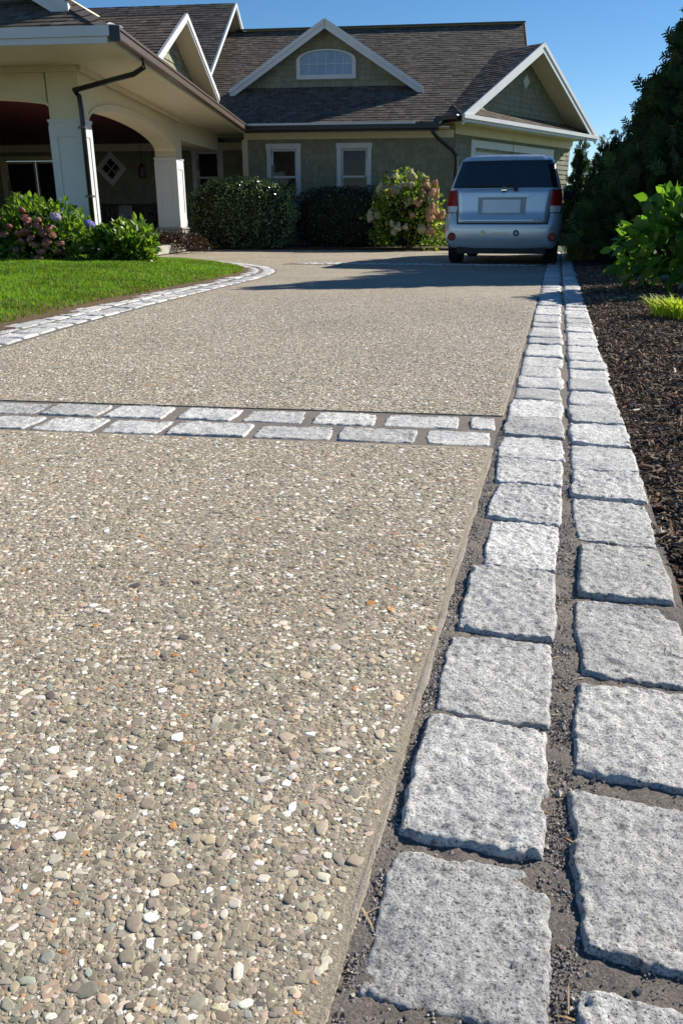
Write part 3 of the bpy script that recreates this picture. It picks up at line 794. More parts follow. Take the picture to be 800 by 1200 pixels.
# ---------------- main block
SLOPE = .59
def main_z(y): return 2.77 + SLOPE * (y + .5)
wall_panel('wall', [(-2.79, 0, 0), (2.33, 0, 0), (2.33, 0, 2.72), (-2.79, 0, 2.72)], 1,
           [(-2.25 + .105 + 2.79, -1.40 - .105 + 2.79, 1.02, 2.29), (-.50 + .105 + 2.79, .34 - .105 + 2.79, 1.02, 2.28)])
for cx in (-1.825, -.08): window((cx, 0, 1.02), .635, 1.265)
m = MB(); m.box(-2.5, .6, .35, .4, .6, 2.6); m.build('unlit_room_sheet', M['gutter_black'], HOUSE)  # black sheet: darkness of the unlit room put into its colour
wall_panel('side_wall', [(-2.79, 1.8, 0), (-2.79, 0, 0), (-2.79, 0, 2.72), (-2.79, 1.8, 2.72)][::1], 2)
m = MB(); m.box(-2.86, -2.72, -.03, .06, 0, 2.5); m.box(-2.80, 2.3, -.04, .0, 2.5, 2.665); m.build('frieze_board', M['trim_cream'], HOUSE)
m = MB(); m.box(-2.95, 2.2, -.52, .02, 2.676, 2.70); m.build('soffit', M['trim_cream'], HOUSE)
m = MB(); m.box(-2.66, 1.95, -.535, -.505, 2.60, 2.78); m.build('fascia', M['gutter_black'], HOUSE)
m = MB(); m.box(-2.66, 1.95, -.64, -.536, 2.64, 2.765); m.build('gutter', M['gutter_black'], HOUSE, bevel=.02)
m = MB(); m.box(-2.66, 1.4, -.655, -.625, 2.745, 2.79); m.build('gutter_lip', M['trim_white'], HOUSE)  # white here paints the sunlit top line of the dark gutter
roof_plane('roof', [(-9, -.56, main_z(-.56)), (1.9, -.56, main_z(-.56)), (4.12, 2.95, main_z(2.95)), (4.12, 4.5, main_z(4.5)), (-9, 4.5, main_z(4.5))], 11)
roof_plane('roof', [(4.12, 9.6, main_z(-.6)), (-9, 9.6, main_z(-.6)), (-9, 4.5, main_z(4.5)), (4.12, 4.5, main_z(4.5))], 12)
m = MB(); m.prism([(3.75, 3.0, 0), (3.75, 9.0, 0), (3.75, 9.0, 2.72), (3.75, 4.5, main_z(4.5) - .1), (3.75, 3.0, main_z(3.0) - .1)], (-.1, 0, 0)); m.build('gable_end_wall', M['house_wrap'], HOUSE)
m = MB(); m.bar((4.13, 2.95, main_z(2.95) - .07), (4.13, 4.5, main_z(4.5) - .07), .03, .16); m.build('rake_board', M['trim_white'], HOUSE)
m = MB(); m.bar((-4, 4.5, main_z(4.5) + .03), (4.13, 4.5, main_z(4.5) + .03), .26, .025); m.build('ridge_cap', M['ridge'] if 'ridge' in M else M['gutter_brown'], HOUSE)

def gable(name, apex, back, cross, half, slope, length, over, seed, rake_h=.19, rake_mat='trim_white', face=True, face_seed=0, base_drop=0., skirt=None, lside=True, rside=True):
    """gabled roof: apex of the front rake, 'back' and 'cross' unit vectors in plan"""
    a = Vector(apex); bk = Vector((*back, 0)); cr = Vector((*cross, 0)); dz = Vector((0, 0, -slope * half))
    L, Rr = a - cr * half + dz, a + cr * half + dz
    if lside: roof_plane(name, [L + bk * length, L, a, a + bk * length], seed)
    if rside: roof_plane(name, [Rr, Rr + bk * length, a + bk * length, a], seed + 1)
    nl = Vector((-cr.x * slope, -cr.y * slope, 1)).normalized()
    for s, e in ((-1, L), (1, Rr)):
        m = MB(); up = Vector((s * cr.x * slope, s * cr.y * slope, 1)).normalized(); d = (a - e).normalized()
        q = [e - d * .0, a, a - Vector((0, 0, rake_h * 1.12)), e - Vector((0, 0, rake_h * 1.12))]
        q = [p - bk * .035 + up * .012 for p in q]
        m.prism(q, bk * .034); m.build('rake_board', M[rake_mat], HOUSE)
        m = MB(); q = [e, a, a - Vector((0, 0, .10)), e - Vector((0, 0, .10))]; m.prism([p - bk * .055 + up * .016 for p in q], bk * .022); m.build('rake_trim', M[rake_mat], HOUSE)
    if face:
        o = bk * over; h2 = half - .0; z0 = Vector((0, 0, -slope * half + base_drop))
        pts = [a - cr * h2 + o + Vector((0, 0, -slope * h2 - .04)), a + cr * h2 + o + Vector((0, 0, -slope * h2 - .04)), a + o - Vector((0, 0, .06))]
        return wall_panel('gable_wall', pts, face_seed)

# dormer over the two front windows
gable('dormer_roof', (-.92, .92, 5.22), (0, 1), (1, 0), 2.42, .62, 4.2, .32, 21, face_seed=22)
m = MB()
def arch_pts(cx, z0, w, hs, rise, n=14, y=0.):
    return [(cx - w / 2, y, z0), (cx + w / 2, y, z0)] + [(cx + w / 2 * math.cos(t), y, z0 + hs + rise * math.sin(t)) for t in [math.pi * k / n for k in range(n + 1)]]
yw = .92 + .32
def ring(outer, inner, y0, y1):
    n = len(outer); mb = MB()
    for i in range(n):
        j = (i + 1) % n; a, b, c, d = outer[i], outer[j], inner[j], inner[i]
        f = lambda p, y: (p[0], y, p[2])
        mb.add([f(a, y0), f(b, y0), f(c, y0), f(d, y0), f(a, y1), f(b, y1), f(c, y1), f(d, y1)], [(0, 1, 2, 3), (0, 4, 5, 1), (3, 2, 6, 7), (4, 7, 6, 5)])
    return mb
wo, wi = arch_pts(-.93, 3.97, 1.50, .42, .24), arch_pts(-.93, 4.07, 1.30, .33, .20)
WN = ring(wo, wi, yw - .07, yw + .0).build('window', M['trim_white'], HOUSE, fix=True)
g = MB(); g.prism([(p[0], yw - .03, p[2]) for p in wi], (0, .012, 0)); g.build('pane', M['window_blue'], WN)
for x in (-1.36, -1.145, -.715, -.50, -.93):
    g = MB(); g.box(x - .008, x + .008, yw - .042, yw - .031, 4.08, 4.56 if abs(x + .93) < .3 else 4.46); g.build('muntin', M['trim_white'], WN)
g = MB(); g.box(-1.57, -.29, yw - .0415, yw - .0305, 4.30, 4.315); g.build('muntin', M['trim_white'], WN)

# ---------------- garage wing (turned off the main block)
GA = Vector((2.46, -.526, 0)); GD = Vector((.579, .815, 0)); GB = Vector((-.815, .579, 0)); GL = 6.77; GE = 2.93
def G(a, b, z): return GA + GD * a + GB * b + Vector((0, 0, z))
gs = .56; gap = G(GL / 2, -.02, GE + gs * GL / 2)
gable('garage_roof', gap, (GB.x, GB.y), (GD.x, GD.y), GL / 2, gs, 6.5, .62, 31, face=False, rake_h=.2)
z0 = GE + .26; hw = (gap.z - .08 - z0) / gs          # gable wall above the skirt roof
wall_panel('gable_wall', [G(GL / 2 - hw, .60, z0), G(GL / 2 + hw, .60, z0), G(GL / 2, .60, gap.z - .08)], 33)
roof_plane('skirt_roof', [G(-.02, -.04, GE + .005), G(GL + .02, -.04, GE + .005), G(GL - .5, .61, GE + .30), G(.5, .61, GE + .30)], 34)
f = lambda x, y, z: tuple(G(x, y, z))
m = MB(); m.box(-.03, GL + .03, -.075, -.04, GE - .145, GE - .005, f); m.box(-.05, GL + .05, -.125, -.074, GE - .08, GE + .005, f); m.build('fascia', M['trim_white'], HOUSE)
m = MB(); m.box(-.02, .05, -.04, 5.0, GE - .14, GE - .02, f); m.build('fascia', M['gutter_black'], HOUSE)
m = MB(); m.box(-.13, -.021, .05, 4.4, GE - .11, GE + .005, f); m.build('gutter', M['gutter_black'], HOUSE, bevel=.02)
m = MB(); m.box(.02, GL - .02, -.04, .66, GE - .10, GE - .07, f); m.box(.02, .66, .66, 5, GE - .10, GE - .07, f); m.build('soffit', M['trim_cream'], HOUSE)
m = MB(); m.box(.60, 6.57, .57, .64, GE - .32, GE - .10, f); m.box(.58, .65, .64, 4.0, GE - .30, GE - .10, f); m.build('frieze_board', M['trim_cream'], HOUSE)
wall_panel('garage_wall', [G(.67, .64, 0), G(6.55, .64, 0), G(6.55, .64, GE - .08), G(.67, .64, GE - .08)], 35, [(.80, 4.75, 0, 2.36)])
wall_panel('garage_side_wall', [G(.67, 5, 0), G(.67, .64, 0), G(.67, .64, GE - .08), G(.67, 5, GE - .08)], 36)
m = MB(); m.prism([G(6.55, .64, 0), G(6.55, 5, 0), G(6.55, 5, GE - .08), G(6.55, .64, GE - .08)], tuple(-GD * .1)); m.build('garage_far_wall', M['house_wrap'], HOUSE)
DOOR = MB(); DOOR.box(1.34, 1.52, .585, .70, 0, 2.53, f); DOOR.box(5.35, 5.52, .585, .70, 0, 2.53, f); DOOR.box(1.52, 5.35, .585, .70, 2.36, 2.53, f)
DOOR = DOOR.build('garage_door', M['trim_white'], HOUSE)
for row in range(4):
    p = MB(); z = .02 + row * .585
    p.box(1.521, 5.349, .70, .74, z, z + .58, f)
    for k in range(6):
        x = 1.60 + k * .625
        if row < 3: p.box(x, x + .55, .685, .70, z + .07, z + .51, f)
    p.build('door_panel', M['door_white'], DOOR)
for k in range(6):
    x = 1.60 + k * .625
    p = MB(); p.box(x, x + .55, .692, .699, 1.86, 2.27, f); p.build('pane', M['window_blue'], DOOR)
m = MB(); c = G(GL / 2 + .33, .57, 4.06); d = .17
m.prism([c + GD * -d, c + Vector((0, 0, -d)), c + GD * d, c + Vector((0, 0, d))], GB * .02); m.build('diamond_ornament', M['trim_white'], HOUSE)
m = MB(); m.tube([(1.80, -.59, 2.66), (1.82, -.59, 2.56), (1.93, -.46, 2.46), (2.28, -.14, 2.22), (2.38, -.07, 2.10), (2.39, -.06, 1.95), (2.39, -.06, .1)], .045, 8); m.build('downspout', M['gutter_black'], HOUSE, smooth=True)

# ---------------- porch wing, its long eave slightly out of square
def ex(y): return -2.73 - .088 * y          # eave line
WS = .56; YF = -10.6; ZE = 2.76
def wz(d): return ZE + WS * d
rx = -6.2; dR = ex(-6) - rx
P_ef, P_eb = (ex(YF), YF, ZE), (ex(.2), .2, ZE)
hipd = 3.9
ridge_f = (ex(YF) - hipd, YF + hipd, wz(hipd)); ridge_b = (ex(.2) - hipd, .2, wz(hipd))
roof_plane('porch_roof', [P_ef, P_eb, ridge_b, ridge_f], 41)
lx = ridge_f[0] - hipd
roof_plane('porch_roof', [(lx, YF, ZE), P_ef, ridge_f], 42)
roof_plane('porch_roof', [(lx, 0, ZE), (lx, YF, ZE), ridge_f, (ridge_f[0], 0, ridge_f[2])], 43)
# hip caps: overlapping cap shingles
hv = Vector(ridge_f) - Vector(P_ef); V, F, C = [], [], []
hc = MB()
for k in range(22):
    a = Vector(P_ef) + hv * (k / 24 + .005); b = a + hv * .058
    for s in (-1, 1):
        side = Vector((1, 0, -WS)) if s > 0 else Vector((0, -1, -WS)); side = (side - hv.normalized() * side.dot(hv.normalized())).normalized()
        n = Vector((0, 0, .02 + .012)); n2 = Vector((0, 0, .018))
        hc.add([a + n, b + n2, b + n2 + side * .14, a + n + side * .14], [(0, 1, 2, 3)])
hc.build('hip_cap', M['hip'] if 'hip' in M else plain('hip', (.125, .10, .08), .9, .3, 30., bmp=.5), HOUSE, fix=False)
# fascias, soffit, gutter
m = MB(); m.box(lx, ex(YF) - .04, YF - .035, YF + .0, 2.60, 2.665); m.box(lx, ex(YF) - .04, YF - .0, YF + .03, 2.60, 2.75); m.box(lx, ex(YF), YF - .06, YF - .034, 2.668, 2.775); m.build('fascia', M['trim_white'], HOUSE)
m = MB(); m.prism([(lx, YF + .02, 2.655), (ex(YF) - .02, YF + .02, 2.655), (ex(.0) - .02, .0, 2.655), (lx, .0, 2.655)], (0, 0, .03)); m.build('soffit', M['trim_cream'], HOUSE)
def along_eave(mb, y0, y1, o0, o1, z0, z1):
    mb.add([(ex(y) + o, y, z) for z in (z0, z1) for y in (y0, y1) for o in (o0, o1)], [(0, 2, 3, 1), (4, 5, 7, 6), (0, 1, 5, 4), (2, 6, 7, 3), (0, 4, 6, 2), (1, 3, 7, 5)])
m = MB(); along_eave(m, YF + .01, -.5, -.03, .0, 2.60, 2.74); m.build('fascia', M['trim_cream'], HOUSE)
m = MB(); along_eave(m, YF - .03, -.62, .001, .10, 2.635, 2.755); m.build('gutter', M['gutter_brown'], HOUSE, bevel=.02)
m = MB(); along_eave(m, YF - .03, -.62, .085, .118, 2.735, 2.765); m.build('gutter_lip', M['gutter_brown'], HOUSE)
m = MB(); m.box(ex(YF) - .005, ex(YF) + .125, YF - .05, YF - .031, 2.61, 2.775); m.build('gutter_end_cap', M['gutter_black'], HOUSE)
m = MB(); m.prism([(ex(YF) - .02, YF - .062, 2.78), (ex(YF) + .12, YF - .05, 2.77), (ex(YF) + .12, YF + .08, 2.77), (ex(YF) - .02, YF + .05, 2.82)], (0, 0, .006)); m.build('flashing', M['trim_white'], HOUSE)
# gables on the right-hand slope
def to_local_gable(nm, xf, y, z, half, slope, length, over, seed, **k): return gable(nm, (xf, y, z), (-1, 0), (0, 1), half, slope, length, over, seed, **k)
to_local_gable('side_gable_roof', -2.52, -5.25, 4.05, 1.87, .56, 3.4, .36, 51, face_seed=53, rake_h=.12)
to_local_gable('side_gable_roof', -3.87, 3.94, 6.30, 3.95, .73, 6.5, .5, 54, face_seed=56, rake_h=.13)
# front dormer on the hip
gable('front_dormer_roof', (-4.72, -10.05, 4.36), (0, 1), (1, 0), 2.2, .56, 3.4, .4, 57, face_seed=59)

# walls with arches ------------------------------------------------
def arch_wall(mb, p0, p1, a0, a1, zs, rise, ztop, thick, n=18):
    """wall from p0 to p1 (plan) with one flat elliptical arch between a0 and a1; thick = inward plan vector"""
    p0, p1 = Vector((*p0, 0)), Vector((*p1, 0)); d = (p1 - p0); L = d.length; d.normalize(); t = Vector((*thick, 0))
    A = [0] + [a0 + (a1 - a0) * (1 - math.cos(math.pi * k / n)) / 2 for k in range(n + 1)] + [L]
    def zb(a):
        if a <= a0 or a >= a1: return zs
        s = (2 * (a - a0) / (a1 - a0) - 1); return zs + rise * math.sqrt(max(0, 1 - s * s))
    for i in range(1, len(A) - 2):
        q0, q1 = p0 + d * A[i], p0 + d * A[i + 1]; z0, z1 = Vector((0, 0, zb(A[i]))), Vector((0, 0, zb(A[i + 1]))); T = Vector((0, 0, ztop))
        mb.add([q0 + z0, q1 + z1, q1 + T, q0 + T, q0 + z0 + t, q1 + z1 + t, q1 + T + t, q0 + T + t],
               [(0, 1, 2, 3), (4, 7, 6, 5), (0, 4, 5, 1)])
    return A, zb, p0, d
def post(x0, x1, y0, y1, zb_, zc, ztop, skew=0.):
    """panelled porch post: plinth, panelled shaft, cap and plain upper block"""
    o = MB()
    o.box(x0, x1, y0, y1, zb_ + .16, zc); P_ = o.build('porch_post', M['trim_white'], HOUSE)
    b = MB(); b.box(x0 - .018, x1 + .018, y0 - .018, y1 + .018, zb_, zb_ + .16); b.build('post_base', M['trim_white'], P_)
    c = MB(); c.box(x0 - .02, x1 + .02, y0 - .02, y1 + .02, zc, zc + .035); c.box(x0 - .008, x1 + .008, y0 - .008, y1 + .008, zc - .05, zc); c.build('post_cap', M['trim_white'], P_)
    for (u0, u1) in ((x0, x0 + .10), (x1 - .10, x1)):
        q = MB(); q.box(u0 - .014 * (u0 == x0), u1 + .014 * (u1 == x1), y0 - .016, y0 - .0005, zb_ + .161, zc - .051); q.build('panel_stile', M['trim_white'], P_)
    for z0_, z1_ in ((zb_ + .161, zb_ + .30), (zc - .19, zc - .051)):
        q = MB(); q.box(x0 + .1005, x1 - .1005, y0 - .0155, y0 - .0005, z0_, z1_); q.build('panel_rail', M['trim_white'], P_)
    for (v0, v1) in ((y0 - .001, y0 + .08), (y1 - .08, y1)):
        q = MB(); q.box(x1 + .0005, x1 + .0135, v0, v1, zb_ + .161, zc - .051); q.build('panel_stile', M['trim_white'], P_)
    for z0_, z1_ in ((zb_ + .161, zb_ + .30), (zc - .19, zc - .051)):
        q = MB(); q.box(x1 + .0005, x1 + .013, y0 + .0805, y1 - .0805, z0_, z1_); q.build('panel_rail', M['trim_white'], P_)
    u = MB(); u.box(x0 + .01, x1 - .01, y0 + .01, y1 - .01, zc + .035, ztop); u.build('upper_block', M['trim_cream'], P_)
    return P_
Z0 = .18
post(-3.46, -2.97, -9.0, -8.72, Z0, 1.95, 2.65)
post(-3.95, -3.49, -3.32, -2.86, .50, 1.85, 2.65)
post(-7.9, -7.4, -9.0, -8.72, Z0, 1.95, 2.65)
# field-stone pedestal under the inner post
PED = MB(); PED.box(-3.97, -3.47, -3.34, -2.84, .02, .46); PED = PED.build('stone_pedestal', M['field_stone'], HOUSE)
cap = MB(); cap.box(-4.01, -3.43, -3.38, -2.80, .46, .499); cap.build('pedestal_cap', M['field_stone'], PED, bevel=.01)
r_ = random.Random(3)
for i in range(4):
    for j in range(3):
        s = MB(); x = -3.96 + i * .123 + r_.uniform(-.008, .008); z = .03 + j * .143
        s.box(x, x + .112, -3.365 - r_.uniform(0, .02), -3.341, z, z + .13); s.build('stone', M['field_stone'], PED, bevel=.012)
        s = MB(); y = -3.33 + i * .123; s.box(-3.469, -3.445 + r_.uniform(0, .02), y, y + .112, z, z + .13); s.build('stone', M['field_stone'], PED, bevel=.012)
m = MB(); arch_wall(m, (-7.45, -8.98), (-3.455, -8.98), .06, 3.98, 2.16, .16, 2.655, (0, .42)); m.build('arch_wall', M['trim_cream'], HOUSE)
m = MB(); arch_wall(m, (-3.0, -8.73), (-3.50, -3.31), .005, 5.42, 2.0, .30, 2.655, (-.42, -.04)); m.build('arch_wall', M['trim_cream'], HOUSE)
m = MB(); m.prism([(-3.52, -2.87, 2.26), (-3.92, -2.87, 2.26), (-3.9, .1, 2.26), (-3.5, .1, 2.26)], (0, 0, .39)); m.build('header_beam', M['trim_cream'], HOUSE)
m = MB(); m.prism([(-3.44, -8.76, 2.0), (-3.01, -8.76, 2.0), (-3.01, -8.715, 2.0), (-3.44, -8.715, 2.0)], (0, 0, .6)); m.build('arch_return', M['trim_cream'], HOUSE)
# crown strip where the soffit meets the porch walls, and arch face mouldings
m = MB(); m.box(-7.45, -2.955, -9.03, -8.985, 2.58, 2.654); m.prism([(-2.94, -9.03, 2.585), (-2.90, -9.03, 2.585), (-3.42, -2.8, 2.585), (-3.46, -2.8, 2.585)], (0, 0, .069)); m.build('crown_strip', M['trim_cream'], HOUSE)
def arch_trim(p0, p1, a0, a1, zs, rise, out, wdt=.11, dep=.022, n=20):
    p0, p1 = Vector((*p0, 0)), Vector((*p1, 0)); d = (p1 - p0).normalized(); o = Vector((*out, 0)).normalized(); mb = MB()
    def pt(k, e): t = math.pi * k / n; return p0 + d * ((a0 + a1) / 2 - ((a1 - a0) / 2 + e * .35) * math.cos(t)) + Vector((0, 0, zs + (rise + e) * math.sin(t)))
    for k in range(n):
        q = [pt(k, .0), pt(k + 1, .0), pt(k + 1, wdt), pt(k, wdt)]; mb.prism([v + o * .001 for v in q], o * dep)
    mb.build('arch_trim', M['trim_cream'], HOUSE)
arch_trim((-7.45, -8.98), (-3.455, -8.98), .06, 3.98, 2.16, .16, (0, -1))
arch_trim((-3.0, -8.73), (-3.50, -3.31), .005, 5.42, 2.0, .30, (1, .09))
# porch ceiling, floor, back wall
for k in range(30):
    x1 = -3.78 - k * .24
    m = MB(); m.box(x1 - .234, x1, -8.5, 1.78, 2.61, 2.645); m.build('ceiling_board', M['porch_ceiling'], HOUSE)
m = MB(); m.prism([(-11, -9.1, .02), (-2.95, -9.1, .02), (-3.42, -3.0, .02), (-3.42, 1.8, .02), (-11, 1.8, .02)], (0, 0, .155)); m.build('porch_floor', M['porch_floor'], HOUSE)
WB = 1.8
wall_panel('porch_back_wall', [(-11, WB, .15), (-2.79, WB, .15), (-2.79, WB, 2.72), (-11, WB, 2.72)], 61,
           [(11 - 4.575, 11 - 3.975, .95, 2.25), (11 - 10.1, 11 - 8.35, .0, 2.17)])
m = MB(); m.box(-11, -2.8, WB - .045, WB - .014, 2.42, 2.60); m.build('frieze_board', M['trim_cream'], HOUSE)
window((-4.275, WB, 1.10), .60, 1.28, trim=.13)
# patio door
PD = MB(); PD.box(-10.24, -10.1, WB - .05, WB + .05, .15, 2.32); PD.box(-8.35, -8.21, WB - .05, WB + .05, .15, 2.32); PD.box(-10.1, -8.35, WB - .05, WB + .05, 2.20, 2.32); PD = PD.build('patio_door', M['trim_cream'], HOUSE)
for x0 in (-10.09, -9.21):
    p = MB(); p.box(x0, x0 + .045, WB + .0, WB + .04, .18, 2.19); p.box(x0 + .81, x0 + .855, WB, WB + .04, .18, 2.19); p.box(x0 + .046, x0 + .809, WB, WB + .04, 2.13, 2.19); p.box(x0 + .046, x0 + .809, WB, WB + .04, .18, .30); p.build('door_leaf', M['trim_cream'], PD)
    p = MB(); p.box(x0 + .04, x0 + .815, WB + .015, WB + .022, .29, 2.14); p.build('pane', M['window_glass'], PD)
# diamond window
DX, DZ = -7.0, 1.98; dia = lambda s: [(DX - s, 0, DZ), (DX, 0, DZ - s), (DX + s, 0, DZ), (DX, 0, DZ + s)]
DW = ring(dia(.45), dia(.27), WB - .07, WB - .012).build('window', M['trim_white'], HOUSE)
DW['label'] = 'diamond-shaped window in a pale frame'
g = MB(); g.prism([(p[0], WB - .035, p[2]) for p in dia(.27)], (0, .01, 0)); g.build('pane', M['window_glass'], DW)
g = MB(); g.bar((DX - .125, WB - .042, DZ - .125), (DX + .125, WB - .042, DZ + .125), .012, .02); g.bar((DX + .125, WB - .044, DZ - .125), (DX - .125, WB - .044, DZ + .125), .012, .02); g.build('muntin', M['trim_cream'], DW)
# gutter outlet and downspout on the corner post
m = MB(); m.tube([(ex(-9.45) + .05, -9.45, 2.66), (ex(-9.4) + .05, -9.42, 2.54), (ex(-9.3) - .1, -9.38, 2.47), (-2.99, -9.12, 2.33), (-2.93, -9.10, 2.26), (-2.92, -9.10, 2.1), (-2.92, -9.10, .25)], .034, 10); m.build('downspout', M['gutter_black'], HOUSE, smooth=True)
m = MB()
for z in (1.85, .95): m.box(-2.975, -2.87, -9.15, -9.05, z, z + .03)
m.build('downspout_strap', M['gutter_brown'], HOUSE)
# wall closing the far left of the porch and house mass behind
m = MB(); m.box(-11.1, -11, -9, 1.9, 0, 2.7); m.build('porch_end_wall', M['house_wrap'], HOUSE)
m = MB(); m.box(-9, 3.7, 8.9, 9.0, 0, 2.75); m.build('rear_wall', M['house_wrap'], HOUSE)

# ================================================================== car
def car():
    X0, Y0 = -.827, 12.55
    c = empty('parked_car', (X0, Y0, 0)); tag(c, 'silver blue boxy hatchback parked in the tree shade facing the garage', 'car')
    ZL = [.245, .30, .40, .52, .63, .70, .80, .92, 1.03, 1.09, 1.18, 1.30, 1.42, 1.48, 1.525, 1.55]
    HW = [.76, .82, .850, .858, .860, .858, .852, .843, .828, .808, .778, .738, .700, .672, .61, .46]
    def hw(z): return float(np.interp(z, ZL, HW))
    def yr(x, z):
        base = float(np.interp(z, [.245, .30, .40, .55, .66, .72, 1.05, 1.45, 1.52, 1.55], [.09, .03, .005, .0, .025, .075, .105, .235, .285, .36]))
        u = min(1, abs(x) / hw(z)); return base + .045 * u ** 2 + .10 * max(0, (u - .80) / .20) ** 2.4
    def yf(z): return float(np.interp(z, [.245, .5, .75, .92, 1.0, 1.06, 1.09, 1.3, 1.48, 1.55], [4.05, 4.15, 4.12, 4.0, 3.78, 3.25, 3.1, 2.75, 2.45, 2.3]))
    WY = (.78, 3.36); WR = .325
    def arch(y):
        z = 0
        for w_ in WY:
            d = abs(y - w_)
            if d < .385: z = max(z, .31 + math.sqrt(.385 ** 2 - d * d))
        return z
    ss = np.unique(np.concatenate([np.linspace(0, 1, 40), [(w_ + d) / 4.1 for w_ in WY for d in np.linspace(-.40, .40, 17)]])); ss = ss[(ss >= 0) & (ss <= 1)]
    nz = len(ZL); b = MB()
    def side(sgn):
        ids = []
        for s in ss:
            col_ = []
            for z, h in zip(ZL, HW):
                x = h * sgn; y0, y1 = yr(h, z), yf(z); y = y0 + (y1 - y0) * s
                nose = max(0, (y - (y1 - .5)) / .5); xx = x * (1 - .16 * nose ** 2.2)
                az_ = arch(y); zz = z
                if z < .71 and az_ > z: zz = min(az_, .70)
                col_.append((xx, y, zz))
            ids.append(col_)
        return ids
    Lp, Rp = side(-1), side(1)
    for pan, flip in ((Lp, 1), (Rp, 0)):
        o = len(b.v); b.v += [q for col_ in pan for q in col_]
        for i in range(len(ss) - 1):
            for k in range(nz - 1):
                q = (o + i * nz + k, o + (i + 1) * nz + k, o + (i + 1) * nz + k + 1, o + i * nz + k + 1); b.f.append(q[::-1] if flip else q)
    nxs = 20
    for z_i in range(nz - 1):      # rear cap
        for k in range(nxs):
            q = []
            for zi, kk in ((z_i, k), (z_i, k + 1), (z_i + 1, k + 1), (z_i + 1, k)):
                u = -1 + 2 * kk / nxs; u = math.copysign(abs(u) ** .75, u); x = u * HW[zi]; q.append((x, yr(x, ZL[zi]), ZL[zi]))
            b.add(q, [(0, 1, 2, 3)])
    for z_i in range(nz - 1):      # front cap
        b.add([Lp[-1][z_i], Rp[-1][z_i], Rp[-1][z_i + 1], Lp[-1][z_i + 1]], [(3, 2, 1, 0)])
    for i in range(len(ss) - 1):   # roof skin, slightly crowned, and floor
        for k in range(8):
            q = []
            for ii, kk in ((i, k), (i + 1, k), (i + 1, k + 1), (i, k + 1)):
                a_, c_ = Lp[ii][-1], Rp[ii][-1]; t = kk / 8; x = a_[0] + (c_[0] - a_[0]) * t
                yy = a_[1] if ii else yr(x, 1.55); q.append((x, yy, 1.55 + .018 * math.sin(math.pi * t) * min(1, ii / 3)))
            b.add(q, [(3, 2, 1, 0)][::-1])
    for i in range(len(ss) - 1):
        b.add([(Lp[i][0][0], Lp[i][0][1], .25), (Rp[i][0][0], Rp[i][0][1], .25), (Rp[i + 1][0][0], Rp[i + 1][0][1], .25), (Lp[i + 1][0][0], Lp[i + 1][0][1], .25)], [(3, 2, 1, 0)])
    me = b.mesh('body', True, False)
    import bmesh
    bm = bmesh.new(); bm.from_mesh(me); bmesh.ops.remove_doubles(bm, verts=bm.verts, dist=.0015); bmesh.ops.recalc_face_normals(bm, faces=bm.faces); bm.to_mesh(me); bm.free()
    body = link('body', me, M['car_paint'], c)
    def patch(name, pts, off, mat, parent=c, nx=8, nz_=5, thick=.012, smooth=True):
        """raised panel on the rear: pts = four (x,z) corners, lower-left first"""
        p = [Vector((*q, 0)) for q in pts]; mb = MB(); g = []
        for j in range(nz_ + 1):
            for i in range(nx + 1):
                s, t = i / nx, j / nz_; q = (p[0] * (1 - s) + p[1] * s) * (1 - t) + (p[3] * (1 - s) + p[2] * s) * t
                g.append((q.x, yr(q.x, q.y) - off, q.y))
        W = nx + 1; n = len(g); mb.v = list(g) + [(x, y + thick + off, z) for x, y, z in g]
        mb.f = [(j * W + i, j * W + i + 1, (j + 1) * W + i + 1, (j + 1) * W + i) for j in range(nz_) for i in range(nx)]
        ringv = [i for i in range(W)] + [j * W + nx for j in range(1, nz_ + 1)] + [nz_ * W + i for i in range(nx - 1, -1, -1)] + [j * W for j in range(nz_ - 1, 0, -1)]
        for i in range(len(ringv)):
            a_, b_ = ringv[i], ringv[(i + 1) % len(ringv)]; mb.f.append((b_, a_, a_ + n, b_ + n))
        return mb.build(name, M[mat], parent, smooth=False)
    # tailgate with its gaps
    gate = patch('tailgate', [(-.648, .60), (.648, .60), (.70, 1.075), (-.70, 1.075)], .012, 'car_paint', thick=.02, nx=16, nz_=8)
    for p in gate.data.polygons: p.use_smooth = abs(p.normal.y) > .7
    gap = lambda pts: patch('panel_gap', pts, .004, 'car_black', gate, 10, 6)
    gap([(-.665, .583), (.665, .583), (.665, .60), (-.665, .60)]); gap([(-.667, .585), (-.649, .585), (-.702, 1.075), (-.718, 1.075)]); gap([(.649, .585), (.667, .585), (.718, 1.075), (.702, 1.075)])
    glass = patch('rear_window', [(-.768, 1.09), (.768, 1.09), (.655, 1.462), (-.655, 1.462)], .010, 'car_glass', nx=18, nz_=8)
    patch('spoiler_lip', [(-.66, 1.468), (.66, 1.468), (.60, 1.525), (-.60, 1.525)], .022, 'car_paint', nx=12, nz_=3)
    for s in (-1, 1):
        xs = (lambda a_, b_: (a_, b_)) if s > 0 else (lambda a_, b_: (-b_, -a_))
        x0, x1 = xs(.672, .835); x2, x3 = xs(.70, .815)
        lt = patch('tail_light', [(x0, .84), (x1, .84), (x3 if s > 0 else x3, 1.05), (x2, 1.05)], .018, 'lamp_red', nx=6, nz_=4)
        patch('clear_lens', [(x0 + .01, .752), (x1 - .01, .752), (x1 - .004, .842), (x0 + .004, .842)], .017, 'lamp_clear', lt, 6, 3)
        patch('lamp_housing', [(x0 - .012, .738), (x1 + .008, .738), (x3 + .01, 1.062), (x2 - .012, 1.062)], .008, 'car_black', lt, 6, 4)
        rf = MB(); cx, cz = .735 * s, .408; yy = yr(cx, cz)
        rf.tube([(cx, yy + .02, cz), (cx, yy - .022, cz)], .048, 18); rf.build('reflector', M['lamp_red'], c)
